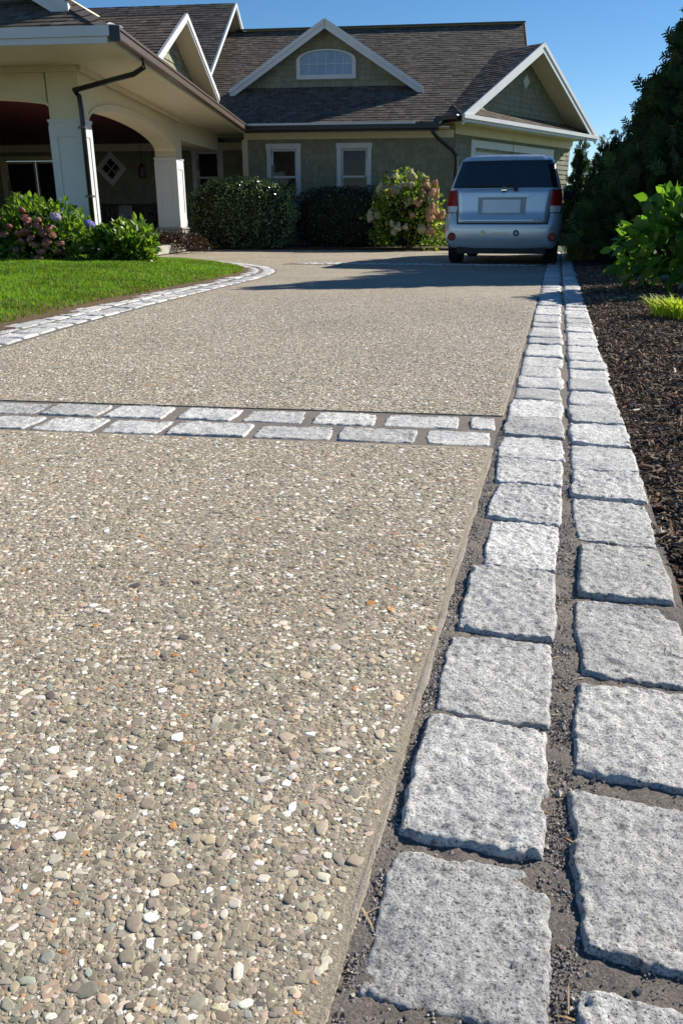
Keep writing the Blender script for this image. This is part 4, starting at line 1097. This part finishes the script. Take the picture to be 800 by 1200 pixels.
        rf = MB(); rf.tube([(cx, yy + .02, cz), (cx, yy - .014, cz)], .060, 18); rf.build('reflector_bezel', M['car_black'], c)
    # plate recess, plate, handle bar, badge, wiper
    patch('plate_recess', [(-.37, .715), (.33, .715), (.33, .955), (-.37, .955)], .0135, 'plate_recess', gate)
    pl = patch('number_plate', [(-.30, .745), (.25, .745), (.25, .925), (-.30, .925)], .024, 'plate', c)
    patch('handle_bar', [(-.41, .958), (.37, .958), (.37, 1.008), (-.41, 1.008)], .045, 'car_paint', gate, 8, 3)
    em = MB(); em.tube([(0, yr(0, 1.06) - .005, 1.058), (0, yr(0, 1.06) - .028, 1.058)], .042, 20); em = em.build('emblem', M['plate_recess'], c)
    e2 = MB(); e2.tube([(0, yr(0, 1.06) - .024, 1.058), (0, yr(0, 1.06) - .031, 1.058)], .031, 20); e2.build('emblem_disc', M['car_black'], em)
    e3 = MB(); e3.box(-.036, .036, yr(0, 1.06) - .036, yr(0, 1.06) - .030, 1.05, 1.066); e3.build('emblem_bar', M['chrome'], em)
    wp = MB(); wp.bar((.17, yr(.17, 1.09) - .03, 1.075), (.08, yr(.1, 1.13) - .03, 1.125), .03, .02); wp.bar((.11, yr(.1, 1.12) - .03, 1.112), (-.50, yr(-.5, 1.13) - .03, 1.118), .02, .016); wp.tube([(.17, yr(.17, 1.06) + .0, 1.07), (.17, yr(.17, 1.06) - .04, 1.07)], .03, 10); wp.build('wiper', M['car_black'], c)
    # marks low on the bumper and the small badge at the corner of the tailgate
    def disc(name, x, z, r, mat): 
        d = MB(); y = yr(x, z); d.tube([(x, y + .02, z), (x, y - .006, z)], r, 16); return d.build(name, M[mat], c)
    disc('bumper_badge', -.27, .46, .040, 'gold_badge')
    dd = disc('bumper_badge', .218, .462, .044, 'car_black'); d2 = MB(); y = yr(.218, .462)
    d2.tube([(.218, y, .462), (.218, y - .009, .462)], .026, 14); d2.build('badge_face', M['plate_recess'], dd)
    sm = MB()
    for k, (x, wd, h) in enumerate([(-.125, .03, .03), (-.085, .025, .02), (-.05, .04, .035), (.0, .03, .022), (.04, .028, .034), (.078, .03, .02)]):
        y = yr(x, .455); sm.box(x, x + wd * .8, y - .007, y + .01, .455 - h / 2, .455 + h / 2)
    sm.build('bumper_script', M['gold_badge'], c)
    bx = MB(); y = yr(.5, .645) - .013
    for a_, b_ in (((.455, .625), (.50, .665)), ((.50, .625), (.455, .665)), ((.525, .625), (.525, .665)), ((.525, .645), (.56, .645)), ((.525, .663), (.56, .663)), ((.525, .627), (.56, .627)), ((.56, .627), (.56, .663))):
        bx.bar((a_[0], y, a_[1]), (b_[0], y, b_[1]), .012, .009, up=(0, 1, 0))
    bx.build('tailgate_badge', M['plate_recess'], c)
    patch('bumper_crease', [(-.80, .535), (.80, .535), (.80, .55), (-.80, .55)], .010, 'car_paint', c, 16, 2)
    # dark valance, exhaust, underside
    v = MB(); v.box(-.66, .66, .10, .5, .165, .30); v.box(-.60, .60, .5, 3.9, .20, .262); v.build('valance', M['car_black'], c)
    v = MB(); v.tube([(.42, .06, .20), (.42, .6, .20)], .03, 12); v.build('exhaust', M['car_black'], c)
    # wheels
    def wheel(x, y, s):
        t = MB(); prof = [(.20, -.105), (.29, -.105), (.318, -.085), (WR, -.05), (WR, .05), (.318, .085), (.29, .105), (.20, .105)]
        n = 36; vs = []; 
        for k in range(n):
            a_ = 2 * math.pi * k / n
            vs += [(x + p[1], y + p[0] * math.cos(a_), WR + p[0] * math.sin(a_)) for p in prof]
        m_ = len(prof); fs = [(k * m_ + i, k * m_ + (i + 1) % m_, ((k + 1) % n) * m_ + (i + 1) % m_, ((k + 1) % n) * m_ + i) for k in range(n) for i in range(m_)]
        t.add(vs, fs); w_ = t.build('wheel', M['rubber'], c, smooth=True)
        rm = MB(); ox = x + s * .085
        for k in range(5):
            a_ = 2 * math.pi * k / 5 + .3; rm.bar((ox, y, WR), (ox, y + .2 * math.cos(a_), WR + .2 * math.sin(a_)), .05, .02, up=(1, 0, 0))
        rm.tube([(ox - s * .01, y, WR), (ox + s * .015, y, WR)], .05, 16); rm.tube([(ox - s * .08, y, WR), (ox - s * .03, y, WR)], .20, 28)
        rm.build('rim', M['rim'], w_)
    for y in WY:
        for s in (-1, 1): wheel(.735 * s, y, s)
    # side glass, mirrors, antenna
    for s in (-1, 1):
        for y0, y1 in ((.42, 1.12), (1.18, 1.98), (2.04, 2.68)):
            mb = MB(); g = []
            for z in (1.09, 1.2, 1.3, 1.43):
                for t in (0, .5, 1):
                    y = y0 + (y1 - y0) * t - (z - 1.09) * (.0 if y0 < 2 else .45) * t; g.append(((hw(z) + .006) * s, y, z))
            mb.v = g; mb.f = [(j * 3 + i, j * 3 + i + 1, (j + 1) * 3 + i + 1, (j + 1) * 3 + i) for j in range(3) for i in range(2)]
            if s < 0: mb.f = [q[::-1] for q in mb.f]
            mb.build('side_window', M['car_glass'], c, fix=False)
        mr = MB(); mr.box(.86 * s if s > 0 else -1.03, 1.03 if s > 0 else -.86, 2.62, 2.74, 1.0, 1.13); mo = mr.build('door_mirror', M['car_black'], c, bevel=.03)
        mg = MB(); mg.box((.89 if s > 0 else -1.01), (1.01 if s > 0 else -.89), 2.612, 2.619, 1.02, 1.11); mg.build('mirror_glass', M['car_black'], mo)
    wsd = MB(); wsd.add([(-.72, 3.06, 1.10), (.72, 3.06, 1.10), (.60, 2.53, 1.47), (-.60, 2.53, 1.47)], [(0, 1, 2, 3)]); wsd.v = [(x, y + .02, z + .012) for x, y, z in wsd.v]; wsd.build('windscreen', M['car_glass'], c)
    an = MB(); an.tube([(.06, .55, 1.56), (.06, .50, 1.78)], [.006, .003], 6); an.tube([(.06, .56, 1.555), (.06, .55, 1.58)], [.022, .012], 8); an.build('antenna', M['car_black'], c)
plain('plate_recess', (.36, .40, .45), .5, .1)
car()

# ================================================================== plants
LEAF_V = [(0, 0, 0), (-.26, .28, .07), (0, .30, 0), (.26, .28, .07), (-.24, .62, .05), (0, .64, -.03), (.24, .62, .05), (0, 1.0, -.12)]
LEAF_F = [(0, 2, 1), (0, 3, 2), (1, 2, 5, 4), (2, 3, 6, 5), (4, 5, 7), (5, 6, 7)]
SIMPLE_V = [(0, 0, 0), (-.3, .45, .08), (0, 1, -.05), (.3, .45, .08), (0, .5, 0)]
SIMPLE_F = [(0, 4, 1), (0, 3, 4), (1, 4, 2), (4, 3, 2)]

def lumpy(dirs, amp, freq, seed): return 1 + amp * fbm(dirs * freq, 3, seed)

def shrub_leaves(n, rad, seed, size, pal, probs, shell=.35, lump=.22, freq=2.6, zmin=-.2, power=2., top_bright=0., base=SIMPLE_V, bf=SIMPLE_F, cz=0., out=.8, up=.45, box=None):
    r = np.random.default_rng(seed); d = r.normal(size=(n, 3)); d /= np.linalg.norm(d, axis=1, keepdims=True)
    d = d[d[:, 2] > zmin]; n = len(d)
    rr = (1 - shell * r.random(n) ** 1.6) * lumpy(d, lump, freq, seed)
    if box:  # superellipsoid for clipped hedges
        k = (np.abs(d) ** box).sum(1) ** (-1 / box); rr = rr * k
    P = d * rr[:, None] * np.array(rad)[None]
    nrm = d / np.array(rad)[None]; nrm /= np.linalg.norm(nrm, axis=1, keepdims=True)
    dr = nrm * out + r.normal(0, .55, (n, 3)) + np.array([0, 0, up])
    upv = nrm + r.normal(0, .6, (n, 3)) + np.array([0, 0, .5])
    s = size * r.uniform(.6, 1.25, n)
    c = np.array(pal)[r.choice(len(pal), n, p=probs)]
    cl = fbm(d * 5, 2, seed + 40); c = c * (1 + .25 * cl[:, None]) * r.uniform(.75, 1.25, (n, 1))
    P[:, 2] += cz
    return P, basis(dr, upv), s, np.clip(c, 0, 1), base, bf

def foliage(name, parts, mat, parent):
    me = np_mesh(name, *join([scatter(b, f, P, Rm, s, c) for P, Rm, s, c, b, f in parts]))
    o = link(name, me, M[mat], parent); o['kind'] = 'stuff'; return o

def stems(parent, n, h, spread, r0, seed, mat='bark'):
    r = random.Random(seed); m = MB()
    for k in range(n):
        a = r.uniform(0, 6.28); q = spread * r.uniform(.3, 1); b = r.uniform(.0, .12)
        p0 = Vector((b * math.cos(a), b * math.sin(a), -.03)); p2 = Vector((q * math.cos(a), q * math.sin(a), h * r.uniform(.75, 1.0))); p1 = (p0 + p2) / 2 + Vector((0, 0, h * .12))
        m.tube([p0, p1, p2], [r0, r0 * .7, r0 * .3], 6)
    return m.build('stems', M[mat], parent, smooth=True)

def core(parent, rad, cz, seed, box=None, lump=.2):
    """near-black shell added inside the foliage to block light, hidden under the leaves"""
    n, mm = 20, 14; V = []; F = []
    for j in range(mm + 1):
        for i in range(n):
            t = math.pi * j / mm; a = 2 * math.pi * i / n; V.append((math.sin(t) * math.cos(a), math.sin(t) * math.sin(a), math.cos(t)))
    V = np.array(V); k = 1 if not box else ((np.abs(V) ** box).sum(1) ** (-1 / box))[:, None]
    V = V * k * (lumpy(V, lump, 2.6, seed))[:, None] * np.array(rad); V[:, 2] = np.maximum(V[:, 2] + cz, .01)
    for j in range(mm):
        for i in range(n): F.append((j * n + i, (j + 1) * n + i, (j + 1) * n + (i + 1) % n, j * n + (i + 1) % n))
    return link('shade_core', np_mesh('shade_core', V, *faces_np(F), smooth=True), M['dark_core'], parent)

def flower_mesh(n, seed, col, size=.22, flat=.8, cone=0.):
    r = np.random.default_rng(seed); d = r.normal(size=(n, 3)); d[:, 2] = np.abs(d[:, 2]) * (1 if not cone else 1) - .25; d /= np.linalg.norm(d, axis=1, keepdims=True)
    P = d * np.array([1, 1, flat]); 
    if cone: P[:, 2] = P[:, 2] * (1 + cone); P[:, :2] *= (1 - .45 * np.clip(P[:, 2:3], 0, 1))
    bv = [(-1, 0, 0), (0, -1, 0), (1, 0, 0), (0, 1, 0), (0, 0, .25), (-.55, -.55, .12), (.55, -.55, .12), (.55, .55, .12), (-.55, .55, .12)]
    bf = [(4, 0, 5), (4, 5, 1), (4, 1, 6), (4, 6, 2), (4, 2, 7), (4, 7, 3), (4, 3, 8), (4, 8, 0)]
    t = np.cross(d, r.normal(size=(n, 3))); c = np.array(col)[r.integers(len(col), size=n)] * r.uniform(.75, 1.2, (n, 1))
    Bm = basis(t, d)
    sv, sf = [], []
    for j in range(9):
        for i in range(12):
            t_, a_ = math.pi * j / 8, 2 * math.pi * i / 12; z_ = math.cos(t_) * flat * .9; k_ = 1.
            if cone: z_ *= (1 + cone); k_ = 1 - .45 * min(1, max(0, z_))
            sv.append((math.sin(t_) * math.cos(a_) * .92 * k_, math.sin(t_) * math.sin(a_) * .92 * k_, max(z_, -.45)))
    sf = [(j * 12 + i, (j + 1) * 12 + i, (j + 1) * 12 + (i + 1) % 12, j * 12 + (i + 1) % 12) for j in range(8) for i in range(12)]
    heart = (np.array(sv), *faces_np(sf), np.tile(np.mean(col, 0) * .7, (len(sv), 1)))
    me = np_mesh('flower', *join([scatter(bv, bf, P * r.uniform(.86, 1, (n, 1)), Bm, np.full(n, size) * r.uniform(.8, 1.25, n), np.clip(c, 0, 1)), heart]))
    me.materials.append(M['petal']); return me

GREEN = [(.055, .12, .018), (.09, .175, .025), (.15, .25, .035), (.22, .32, .05)]
def hydrangea_left():
    B = ((-6.80, 9.75, .14, (.82, .52, .68), 1, 'leafy hydrangea with dusty pink dried heads in front of the porch corner'),
         (-5.60, 9.92, .12, (.42, .38, .46), 2, 'smaller green hydrangea with one blue bloom at the lawn edge'))
    pinks = [flower_mesh(90, 60 + k, [(.42, .16, .13), (.50, .23, .19), (.34, .12, .09), (.46, .28, .19)], .24) for k in range(4)]
    blues = [flower_mesh(90, 70, [(.20, .22, .62), (.30, .30, .70), (.24, .20, .55)], .24), flower_mesh(90, 71, [(.36, .32, .56), (.45, .40, .60), (.40, .30, .45)], .24)]
    for x, y, z, rad, sd, lab in B:
        t = empty('hydrangea', (x, y, z)); tag(t, lab, 'hydrangea')
        cz = rad[2] * .32; nl = 2600 if sd == 1 else 2000
        foliage('foliage', [shrub_leaves(nl, (rad[0], rad[1], rad[2] * .75), sd * 11, .105, GREEN, [.25, .3, .28, .17], .45, .26, 2.4, -.5, base=LEAF_V, bf=LEAF_F, cz=cz)], 'leaf', t)
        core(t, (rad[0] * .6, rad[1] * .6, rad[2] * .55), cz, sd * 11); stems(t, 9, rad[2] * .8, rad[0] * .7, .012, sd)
        r = random.Random(sd)
        spots = [(-.32, .50), (.05, .62), (.12, .52), (-.12, .42), (.28, .42), (.18, .28), (.38, .24), (.05, .24), (.30, .12), (-.45, .30), (.46, .32), (.24, .04), (.12, .36), (-.05, .14), (.5, .12), (.34, .33), (.22, .20), (.42, .40), (-.22, .33), (.36, .18), (.15, .45), (-.4, .42), (.02, .33), (.54, .22), (.28, .50)] if sd == 1 else []
        for k, (fx, fz) in enumerate(spots):
            yy = -rad[1] * math.sqrt(max(.05, 1 - (fx / rad[0]) ** 2 * .8 - ((fz - cz) / rad[2]) ** 2 * .8)) * 1.0
            o = bpy.data.objects.new('flower_head', pinks[k % 4]); COL.objects.link(o); o.parent = t; o.location = (fx + .1, yy, fz); s = r.uniform(.046, .066); o.scale = (s * 1.15, s, s * .85); o.rotation_euler = (.6, r.uniform(-.3, .3), r.uniform(0, 6))
        for fx, fz, m_ in (((.60, .54, 1),) if sd == 1 else ((-.30, .47, 0),)):
            o = bpy.data.objects.new('flower_head', blues[m_]); COL.objects.link(o); o.parent = t; o.location = (fx, -rad[1] * .75, fz); o.scale = (.072, .072, .06); o.rotation_euler = (.5, 0, 1); o['label'] = 'pale violet blue bloom' if m_ else 'vivid blue bloom'
hydrangea_left()

def clipped():
    for (x, y, rad, sd, lab, pal) in ((-7.25, 18.55, (1.28, .75, .78), 5, 'clipped round evergreen shrub left of the first front window', [(.09, .15, .045), (.13, .20, .06), (.20, .27, .10), (.34, .40, .22)]),
                                      (-5.0, 19.35, (1.15, .55, .70), 6, 'dark clipped evergreen shrub under the two front windows', [(.016, .03, .010), (.024, .042, .015), (.036, .06, .022), (.07, .095, .045)])):
        t = empty('clipped_shrub', (x, y, .05)); tag(t, lab, 'shrub', 'clipped shrubs under the front windows')
        foliage('foliage', [shrub_leaves(15000, rad, sd, .05, pal, [.3, .35, .25, .1], .2, .11, 3.4, -.95, cz=rad[2] * .92, box=3.2, out=.7)], 'leaf_glossy', t)
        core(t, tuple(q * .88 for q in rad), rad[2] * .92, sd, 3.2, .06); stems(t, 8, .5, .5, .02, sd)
clipped()

def panicle():
    t = empty('panicle_hydrangea', (-3.35, 18.75, .05)); tag(t, 'tall hydrangea with cream and russet cone blooms beside the parked car', 'hydrangea')
    rad = (.90, .62, .86); cz = .66
    foliage('foliage', [shrub_leaves(6000, rad, 81, .09, [(.10, .18, .03), (.18, .28, .045), (.30, .38, .07), (.42, .44, .12)], [.3, .32, .26, .12], .55, .3, 2.2, -.75, cz=cz)], 'leaf', t)
    core(t, (.55, .4, .62), .66, 81); stems(t, 12, 1.3, .6, .014, 82)
    cream = [flower_mesh(80, 90 + k, [(.64, .62, .38), (.70, .67, .46), (.58, .50, .32)], .24, 1., .5) for k in range(3)]
    rus = [flower_mesh(80, 95 + k, [(.66, .38, .22), (.70, .47, .31), (.58, .32, .20)], .24, 1., .5) for k in range(3)]
    r = random.Random(8)
    for k in range(46):
        a = r.uniform(-2.9, -.2); el = r.uniform(-.45, 1.25)
        d = Vector((math.cos(a) * math.cos(el), math.sin(a) * math.cos(el), math.sin(el))); p = Vector((d.x * rad[0], d.y * rad[1], d.z * rad[2])) * r.uniform(.88, 1.08)
        red = r.random() < (.22 + .5 * (d.x > .25) + .1 * (d.z < 0)); me = (rus if red else cream)[k % 3]
        o = bpy.data.objects.new('flower_head', me); COL.objects.link(o); o.parent = t; o.location = p + Vector((0, 0, cz)); s = r.uniform(.065, .115); o.scale = (s, s, s * 1.1); o.rotation_euler = (r.uniform(.2, 1.), r.uniform(-.4, .4), r.uniform(0, 6))
panicle()

def right_bush():
    t = empty('hydrangea', (1.36, 8.2, .03)); tag(t, 'broad green hydrangea with large leaves and blue blooms on the mulch', 'hydrangea')
    rad = (.74, .66, .54); cz = .38
    pal = [(.05, .13, .02), (.075, .18, .025), (.12, .26, .03), (.20, .34, .04)]
    P, Rm, s, c, b, f = shrub_leaves(1500, rad, 131, .15, pal, [.25, .32, .28, .15], .5, .22, 2.3, -.6, base=LEAF_V, bf=LEAF_F, cz=cz, out=.9, up=.25)
    vis = P[:, 1] * -1. + P[:, 0] * -.45 + P[:, 2] * .6 + 0.4 * np.linalg.norm(P / np.array(rad), axis=1)
    order = np.argsort(-vis); big = order[:230]; rest = order[230:]
    foliage('foliage', [(P[rest], Rm[rest], s[rest], c[rest], b, f)], 'leaf', t)
    vars_ = []
    V = np.array(LEAF_V, float)
    for k in range(6):
        r = np.random.default_rng(k); vv = V.copy(); vv[:, 0] *= 1.15; vv[:, 2] += r.normal(0, .035, len(vv)); vv[7, 2] -= .08 * k / 5
        me = np_mesh('leaf', vv, *faces_np(LEAF_F), col=np.tile(np.array(pal[[1, 2, 2, 3, 1, 0][k]]), (len(vv), 1)), smooth=True); me.materials.append(M['leaf']); vars_.append(me)
    for n_, i in enumerate(big):
        o = bpy.data.objects.new('leaf', vars_[n_ % 6]); COL.objects.link(o); o.parent = t
        mtx = Matrix([[*(Rm[i][a] * s[i]), P[i][a]] for a in range(3)] + [[0, 0, 0, 1]]); o.matrix_basis = mtx
    core(t, (.36, .34, .34), .38, 131); stems(t, 10, .6, .45, .012, 132)
    blue = flower_mesh(110, 140, [(.16, .22, .55), (.22, .28, .62), (.14, .18, .42)], .22); dim = flower_mesh(110, 141, [(.16, .22, .20), (.22, .26, .26), (.14, .18, .22)], .26)
    for x, y, z, me in ((-.13, -.66, .22, blue), (-.40, -.5, .08, dim), (-.26, -.60, .03, dim), (.1, -.68, .3, blue)):
        o = bpy.data.objects.new('flower_head', me); COL.objects.link(o); o.parent = t; o.location = (x, y, z + .03); o.scale = (.055, .055, .045); o.rotation_euler = (.7, 0, x * 9)
right_bush()

def blades(n, h, spread, seed, pal, wd):
    r = np.random.default_rng(seed); a = r.uniform(0, 6.28, n); b = spread * r.random(n) ** .7 * .45
    P = np.c_[b * np.cos(a), b * np.sin(a), np.zeros(n)]; lean = r.uniform(.4, 2.4, n)
    bv = [(-1, 0, 0), (1, 0, 0), (.9, .18, .55), (-.9, .18, .55), (.55, .6, .9), (-.55, .6, .9), (0, 1.05, .85)]
    hh = h * r.uniform(.6, 1.2, n); s = np.c_[wd * r.uniform(.7, 1.3, n), hh * lean * .7, hh]
    c = np.array(pal)[r.integers(len(pal), size=n)] * r.uniform(.8, 1.2, (n, 1))
    return scatter(bv, [(0, 1, 2, 3), (3, 2, 4, 5), (5, 4, 6)], P, rotz(a - 1.57 + r.normal(0, .5, n)), s, c)
def tufts():
    o = link('ornamental_grass', np_mesh('ornamental_grass', *blades(380, .125, .46, 3, [(.30, .40, .04), (.42, .46, .05), (.22, .34, .04), (.50, .50, .10)], .0065)), M['leaf'])
    o.location = (.86, 5.85, .02); tag(o, 'golden yellow grass tuft on the mulch in front of the leafy hydrangea', 'grass tuft')
    o = link('ornamental_grass', np_mesh('ornamental_grass', *blades(500, .42, .55, 4, [(.55, .48, .24), (.45, .42, .18), (.32, .38, .12), (.62, .52, .32)], .006)), M['leaf'])
    o.location = (.40, 14.7, .0); tag(o, 'straw coloured dry grass tuft beyond the car by the edging', 'grass tuft')
tufts()

# ---- arborvitae screen
SPR_V = []; SPR_F = []
def _spray():
    def blade(p, d, l, w_):
        o = len(SPR_V); d = np.array(d) / np.linalg.norm(d); x = np.array([d[1], -d[0], 0]); p = np.array(p, float)
        SPR_V.extend([tuple(p - x * w_ * .4), tuple(p + x * w_ * .4), tuple(p + d * l * .6 + x * w_ + np.array([0, 0, .02])), tuple(p + d * l), tuple(p + d * l * .6 - x * w_ + np.array([0, 0, .02]))]); SPR_F.append((o, o + 1, o + 2, o + 3, o + 4))
    blade((0, 0, 0), (0, 1, 0), 1.0, .05)
    for k, y in enumerate((.15, .32, .5, .68)):
        for s in (-1, 1):
            blade((0, y, 0), (s * .75, .8, 0), .48 - .06 * k, .055)
            blade((s * .13, y + .16, 0), (s * 1.2, .45, 0), .22 - .02 * k, .045)
_spray()
SPRAYS = []
for _k in range(5):
    _r = np.random.default_rng(20 + _k); _v = np.array(SPR_V, float); _v[:, 2] += _r.uniform(-.3, .3) * _v[:, 1] ** 2 + _r.uniform(-.25, .25) * _v[:, 0] ** 2; _v[:, 0] *= _r.uniform(.75, 1.2); _v += _r.normal(0, .012, _v.shape)
    _m = np_mesh('spray', _v, *faces_np(SPR_F)); _m.materials.append(M['needle_i']); SPRAYS.append(_m)
def arborvitae(x, y, h, rad, n, seed, label, lean=0., pw=.75, bottom=.05, size=.2):
    t = empty('arborvitae', (x, y, 0)); tag(t, label, 'conifer', 'evergreen screen along the mulch bed')
    r = np.random.default_rng(seed); tt = 1 - np.sqrt(r.random(n)) ; tt = bottom + (1 - bottom) * tt
    a = r.uniform(0, 6.28, n)
    lob = 1 + .24 * fbm(np.c_[np.cos(a) * 1.6, np.sin(a) * 1.6, tt * h * 1.2], 3, seed) + .16 * fbm(np.c_[np.cos(a) * 5, np.sin(a) * 5, tt * h * 3.2], 2, seed + 5)
    prof = np.clip((1 - tt), 0, 1) ** pw * np.clip(.55 + tt * 4, 0, 1)
    R_ = rad * prof * lob; q = 1 - .5 * r.random(n) ** 1.5
    P = np.c_[R_ * q * np.cos(a) + lean * tt, R_ * q * np.sin(a), tt * h]
    d = np.c_[np.cos(a) * .75, np.sin(a) * .75, np.full(n, .75)] + r.normal(0, .3, (n, 3)); up = np.c_[-np.sin(a), np.cos(a), r.normal(0, .5, n)] * np.sign(r.normal(size=n))[:, None] + r.normal(0, .35, (n, 3))
    pal = np.array([(.022, .05, .014), (.034, .072, .02), (.055, .10, .026), (.085, .13, .034), (.075, .075, .03)]); c = pal[r.choice(5, n, p=[.28, .33, .24, .10, .05])] * r.uniform(.7, 1.3, (n, 1))
    s = size * r.uniform(.6, 1.3, n) * (1 - .35 * tt)
    gn_scatter('crown', SPRAYS, P - d * .02, basis(d, up), s, c, t, 'spray', seed)
    m = MB(); m.tube([(0, 0, -.05), (lean * .3, 0, h * .35), (lean * .95, 0, h * .95)], [.05 + h * .012, .03 + h * .008, .008], 8)
    rr = random.Random(seed)
    for k in range(16):
        z = h * rr.uniform(.08, .8); aa = rr.uniform(0, 6.28); l = rad * (1 - z / h) ** pw * .8
        m.tube([(lean * z / h, 0, z), (lean * z / h + l * .6 * math.cos(aa), l * .6 * math.sin(aa), z + l * .35), (lean * z / h + l * math.cos(aa), l * math.sin(aa), z + l * .9)], [.014, .009, .004], 5)
    m.build('trunk', M['bark'], t, smooth=True)
    cz = MB(); nn = 12  # near-black tapered core, added to block light through the crown
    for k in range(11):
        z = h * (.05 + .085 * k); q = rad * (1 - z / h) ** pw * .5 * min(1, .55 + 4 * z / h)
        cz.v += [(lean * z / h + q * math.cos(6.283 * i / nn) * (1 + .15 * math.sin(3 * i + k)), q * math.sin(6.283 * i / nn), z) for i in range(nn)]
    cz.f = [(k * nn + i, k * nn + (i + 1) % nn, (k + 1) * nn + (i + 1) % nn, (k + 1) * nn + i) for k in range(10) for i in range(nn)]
    cz.build('shade_core', M['dark_core'], t, smooth=True, fix=False)
arborvitae(2.0, 12.1, 4.12, 1.78, 9500, 201, 'tallest dark evergreen at the right edge of the picture behind the hydrangea', -.05, .85, .04, .26)
arborvitae(2.35, 13.4, 3.95, 1.6, 5500, 203, 'tall evergreen standing right behind the tallest one', 0, .6, .04, .26)
arborvitae(1.12, 14.1, 2.25, .52, 2600, 202, 'dark low evergreen left of the tallest evergreen', 0, .6)
arborvitae(2.4, 14.7, 3.95, 1.6, 5500, 205, 'evergreen in the hidden middle of the screen', 0, .6, .04, .26)
arborvitae(2.35, 16.1, 3.9, 1.5, 5000, 210, 'evergreen towards the back of the screen, mostly hidden', 0, .6, .04, .26)
arborvitae(.92, 15.9, 2.15, .48, 2200, 204, 'mid-height evergreen in the middle of the row behind the car', 0, .6)
arborvitae(2.3, 17.4, 3.85, 1.4, 4000, 211, 'rearmost tall evergreen of the screen', 0, .6, .04, .26)
arborvitae(.72, 17.5, 2.25, .40, 1500, 206, 'slim evergreen with gaps showing sky beside the garage corner', .05, .6)
arborvitae(.33, 19.2, 2.3, .32, 1100, 207, 'small narrow evergreen nearest the garage siding', .0, .6)
# ================================================================== on the porch
def H2W(x, y, z): 
    v = HOUSE.matrix_basis @ Vector((x, y, z)) if False else Vector((-4.9 + x * math.cos(R(7.5)) - y * math.sin(R(7.5)), 20.3 + x * math.sin(R(7.5)) + y * math.cos(R(7.5)), z)); return v
def porch_things():
    b = empty('porch_bench', H2W(-6.5, 1.25, .175), R(7.5)); tag(b, 'dark wooden bench against the porch wall under the diamond window', 'bench')
    m = MB(); m.box(-.75, .75, -.25, .25, .40, .44); m.build('seat', M['bench_wood'], b)
    m = MB(); m.box(-.75, .75, .21, .25, .82, .90); m.box(-.75, .75, .21, .25, .50, .55); m.build('back_rail', M['bench_wood'], b)
    for k in range(11):
        m = MB(); x = -.68 + k * .136; m.box(x - .02, x + .02, .215, .24, .551, .819); m.build('slat', M['bench_wood'], b)
    for x in (-.73, .73):
        for y in (-.23, .23):
            m = MB(); m.box(x - .03, x + .03, y - .03, y + .03, 0, .64 if y < 0 else .92); m.build('leg', M['bench_wood'], b)
        m = MB(); m.box(x - .04, x + .04, -.27, .26, .64, .67); m.build('arm', M['bench_wood'], b)
    cu = MB(); n = 8; 
    for s in (-1, 1):
        o = len(cu.v)
        for j in range(n + 1):
            for i in range(n + 1):
                u, v = i / n * 2 - 1, j / n * 2 - 1; puff = .07 * ((1 - u ** 4) * (1 - v ** 4)) ** .6; cu.v.append((u * .21 * (1 - .06 * v * v), s * puff, v * .21 * (1 - .06 * u * u)))
        cu.f += [(o + j * (n + 1) + i, o + j * (n + 1) + i + 1, o + (j + 1) * (n + 1) + i + 1, o + (j + 1) * (n + 1) + i) for j in range(n) for i in range(n)]
    c = cu.build('cushion', M['cushion'], None, smooth=True); c.location = H2W(-6.55, 1.33, .175 + .66); c.rotation_euler = (R(-12), 0, R(7.5)); tag(c, 'pale grey square cushion leaning on the porch bench', 'cushion')
    p = empty('potted_plant', H2W(-4.75, -.2, .175)); tag(p, 'leafy plant in a clay pot on the porch behind the inner post', 'potted plant')
    m = MB(); m.tube([(0, 0, 0), (0, 0, .26), (0, 0, .30), (0, 0, .36)], [.14, .20, .225, .225], 18); m.build('pot', M['pot'], p, smooth=False)
    foliage('foliage', [shrub_leaves(500, (.34, .34, .30), 301, .10, [(.05, .07, .02), (.14, .06, .04), (.08, .09, .03)], [.5, .25, .25], .6, .2, cz=.5)], 'leaf', p); stems(p, 6, .55, .2, .008, 4)
    q = empty('low_shrub', H2W(-3.45, -4.1, .0)); tag(q, 'low dark red barberry shrub at the foot of the inner porch post', 'shrub')
    foliage('foliage', [shrub_leaves(6000, (.85, .55, .30), 302, .045, [(.028, .013, .011), (.045, .017, .014), (.02, .016, .009)], [.45, .3, .25], .6, .2, 3, -.3, cz=.12)], 'leaf', q); stems(q, 8, .3, .4, .006, 5)
    h = empty('hanging_lantern', H2W(-5.25, -.6, 1.62)); tag(h, 'small dark red lantern hanging in the porch beside the inner post', 'lantern')
    m = MB(); m.tube([(0, 0, .0), (0, 0, .03), (0, 0, .24), (0, 0, .33)], [.07, .10, .10, .03], 8); m.build('lantern_body', M['red_metal'], h)
    m = MB(); m.tube([(0, 0, .33), (0, 0, 1.0)], .006, 6); m.build('chain', M['car_black'], h)
porch_things()
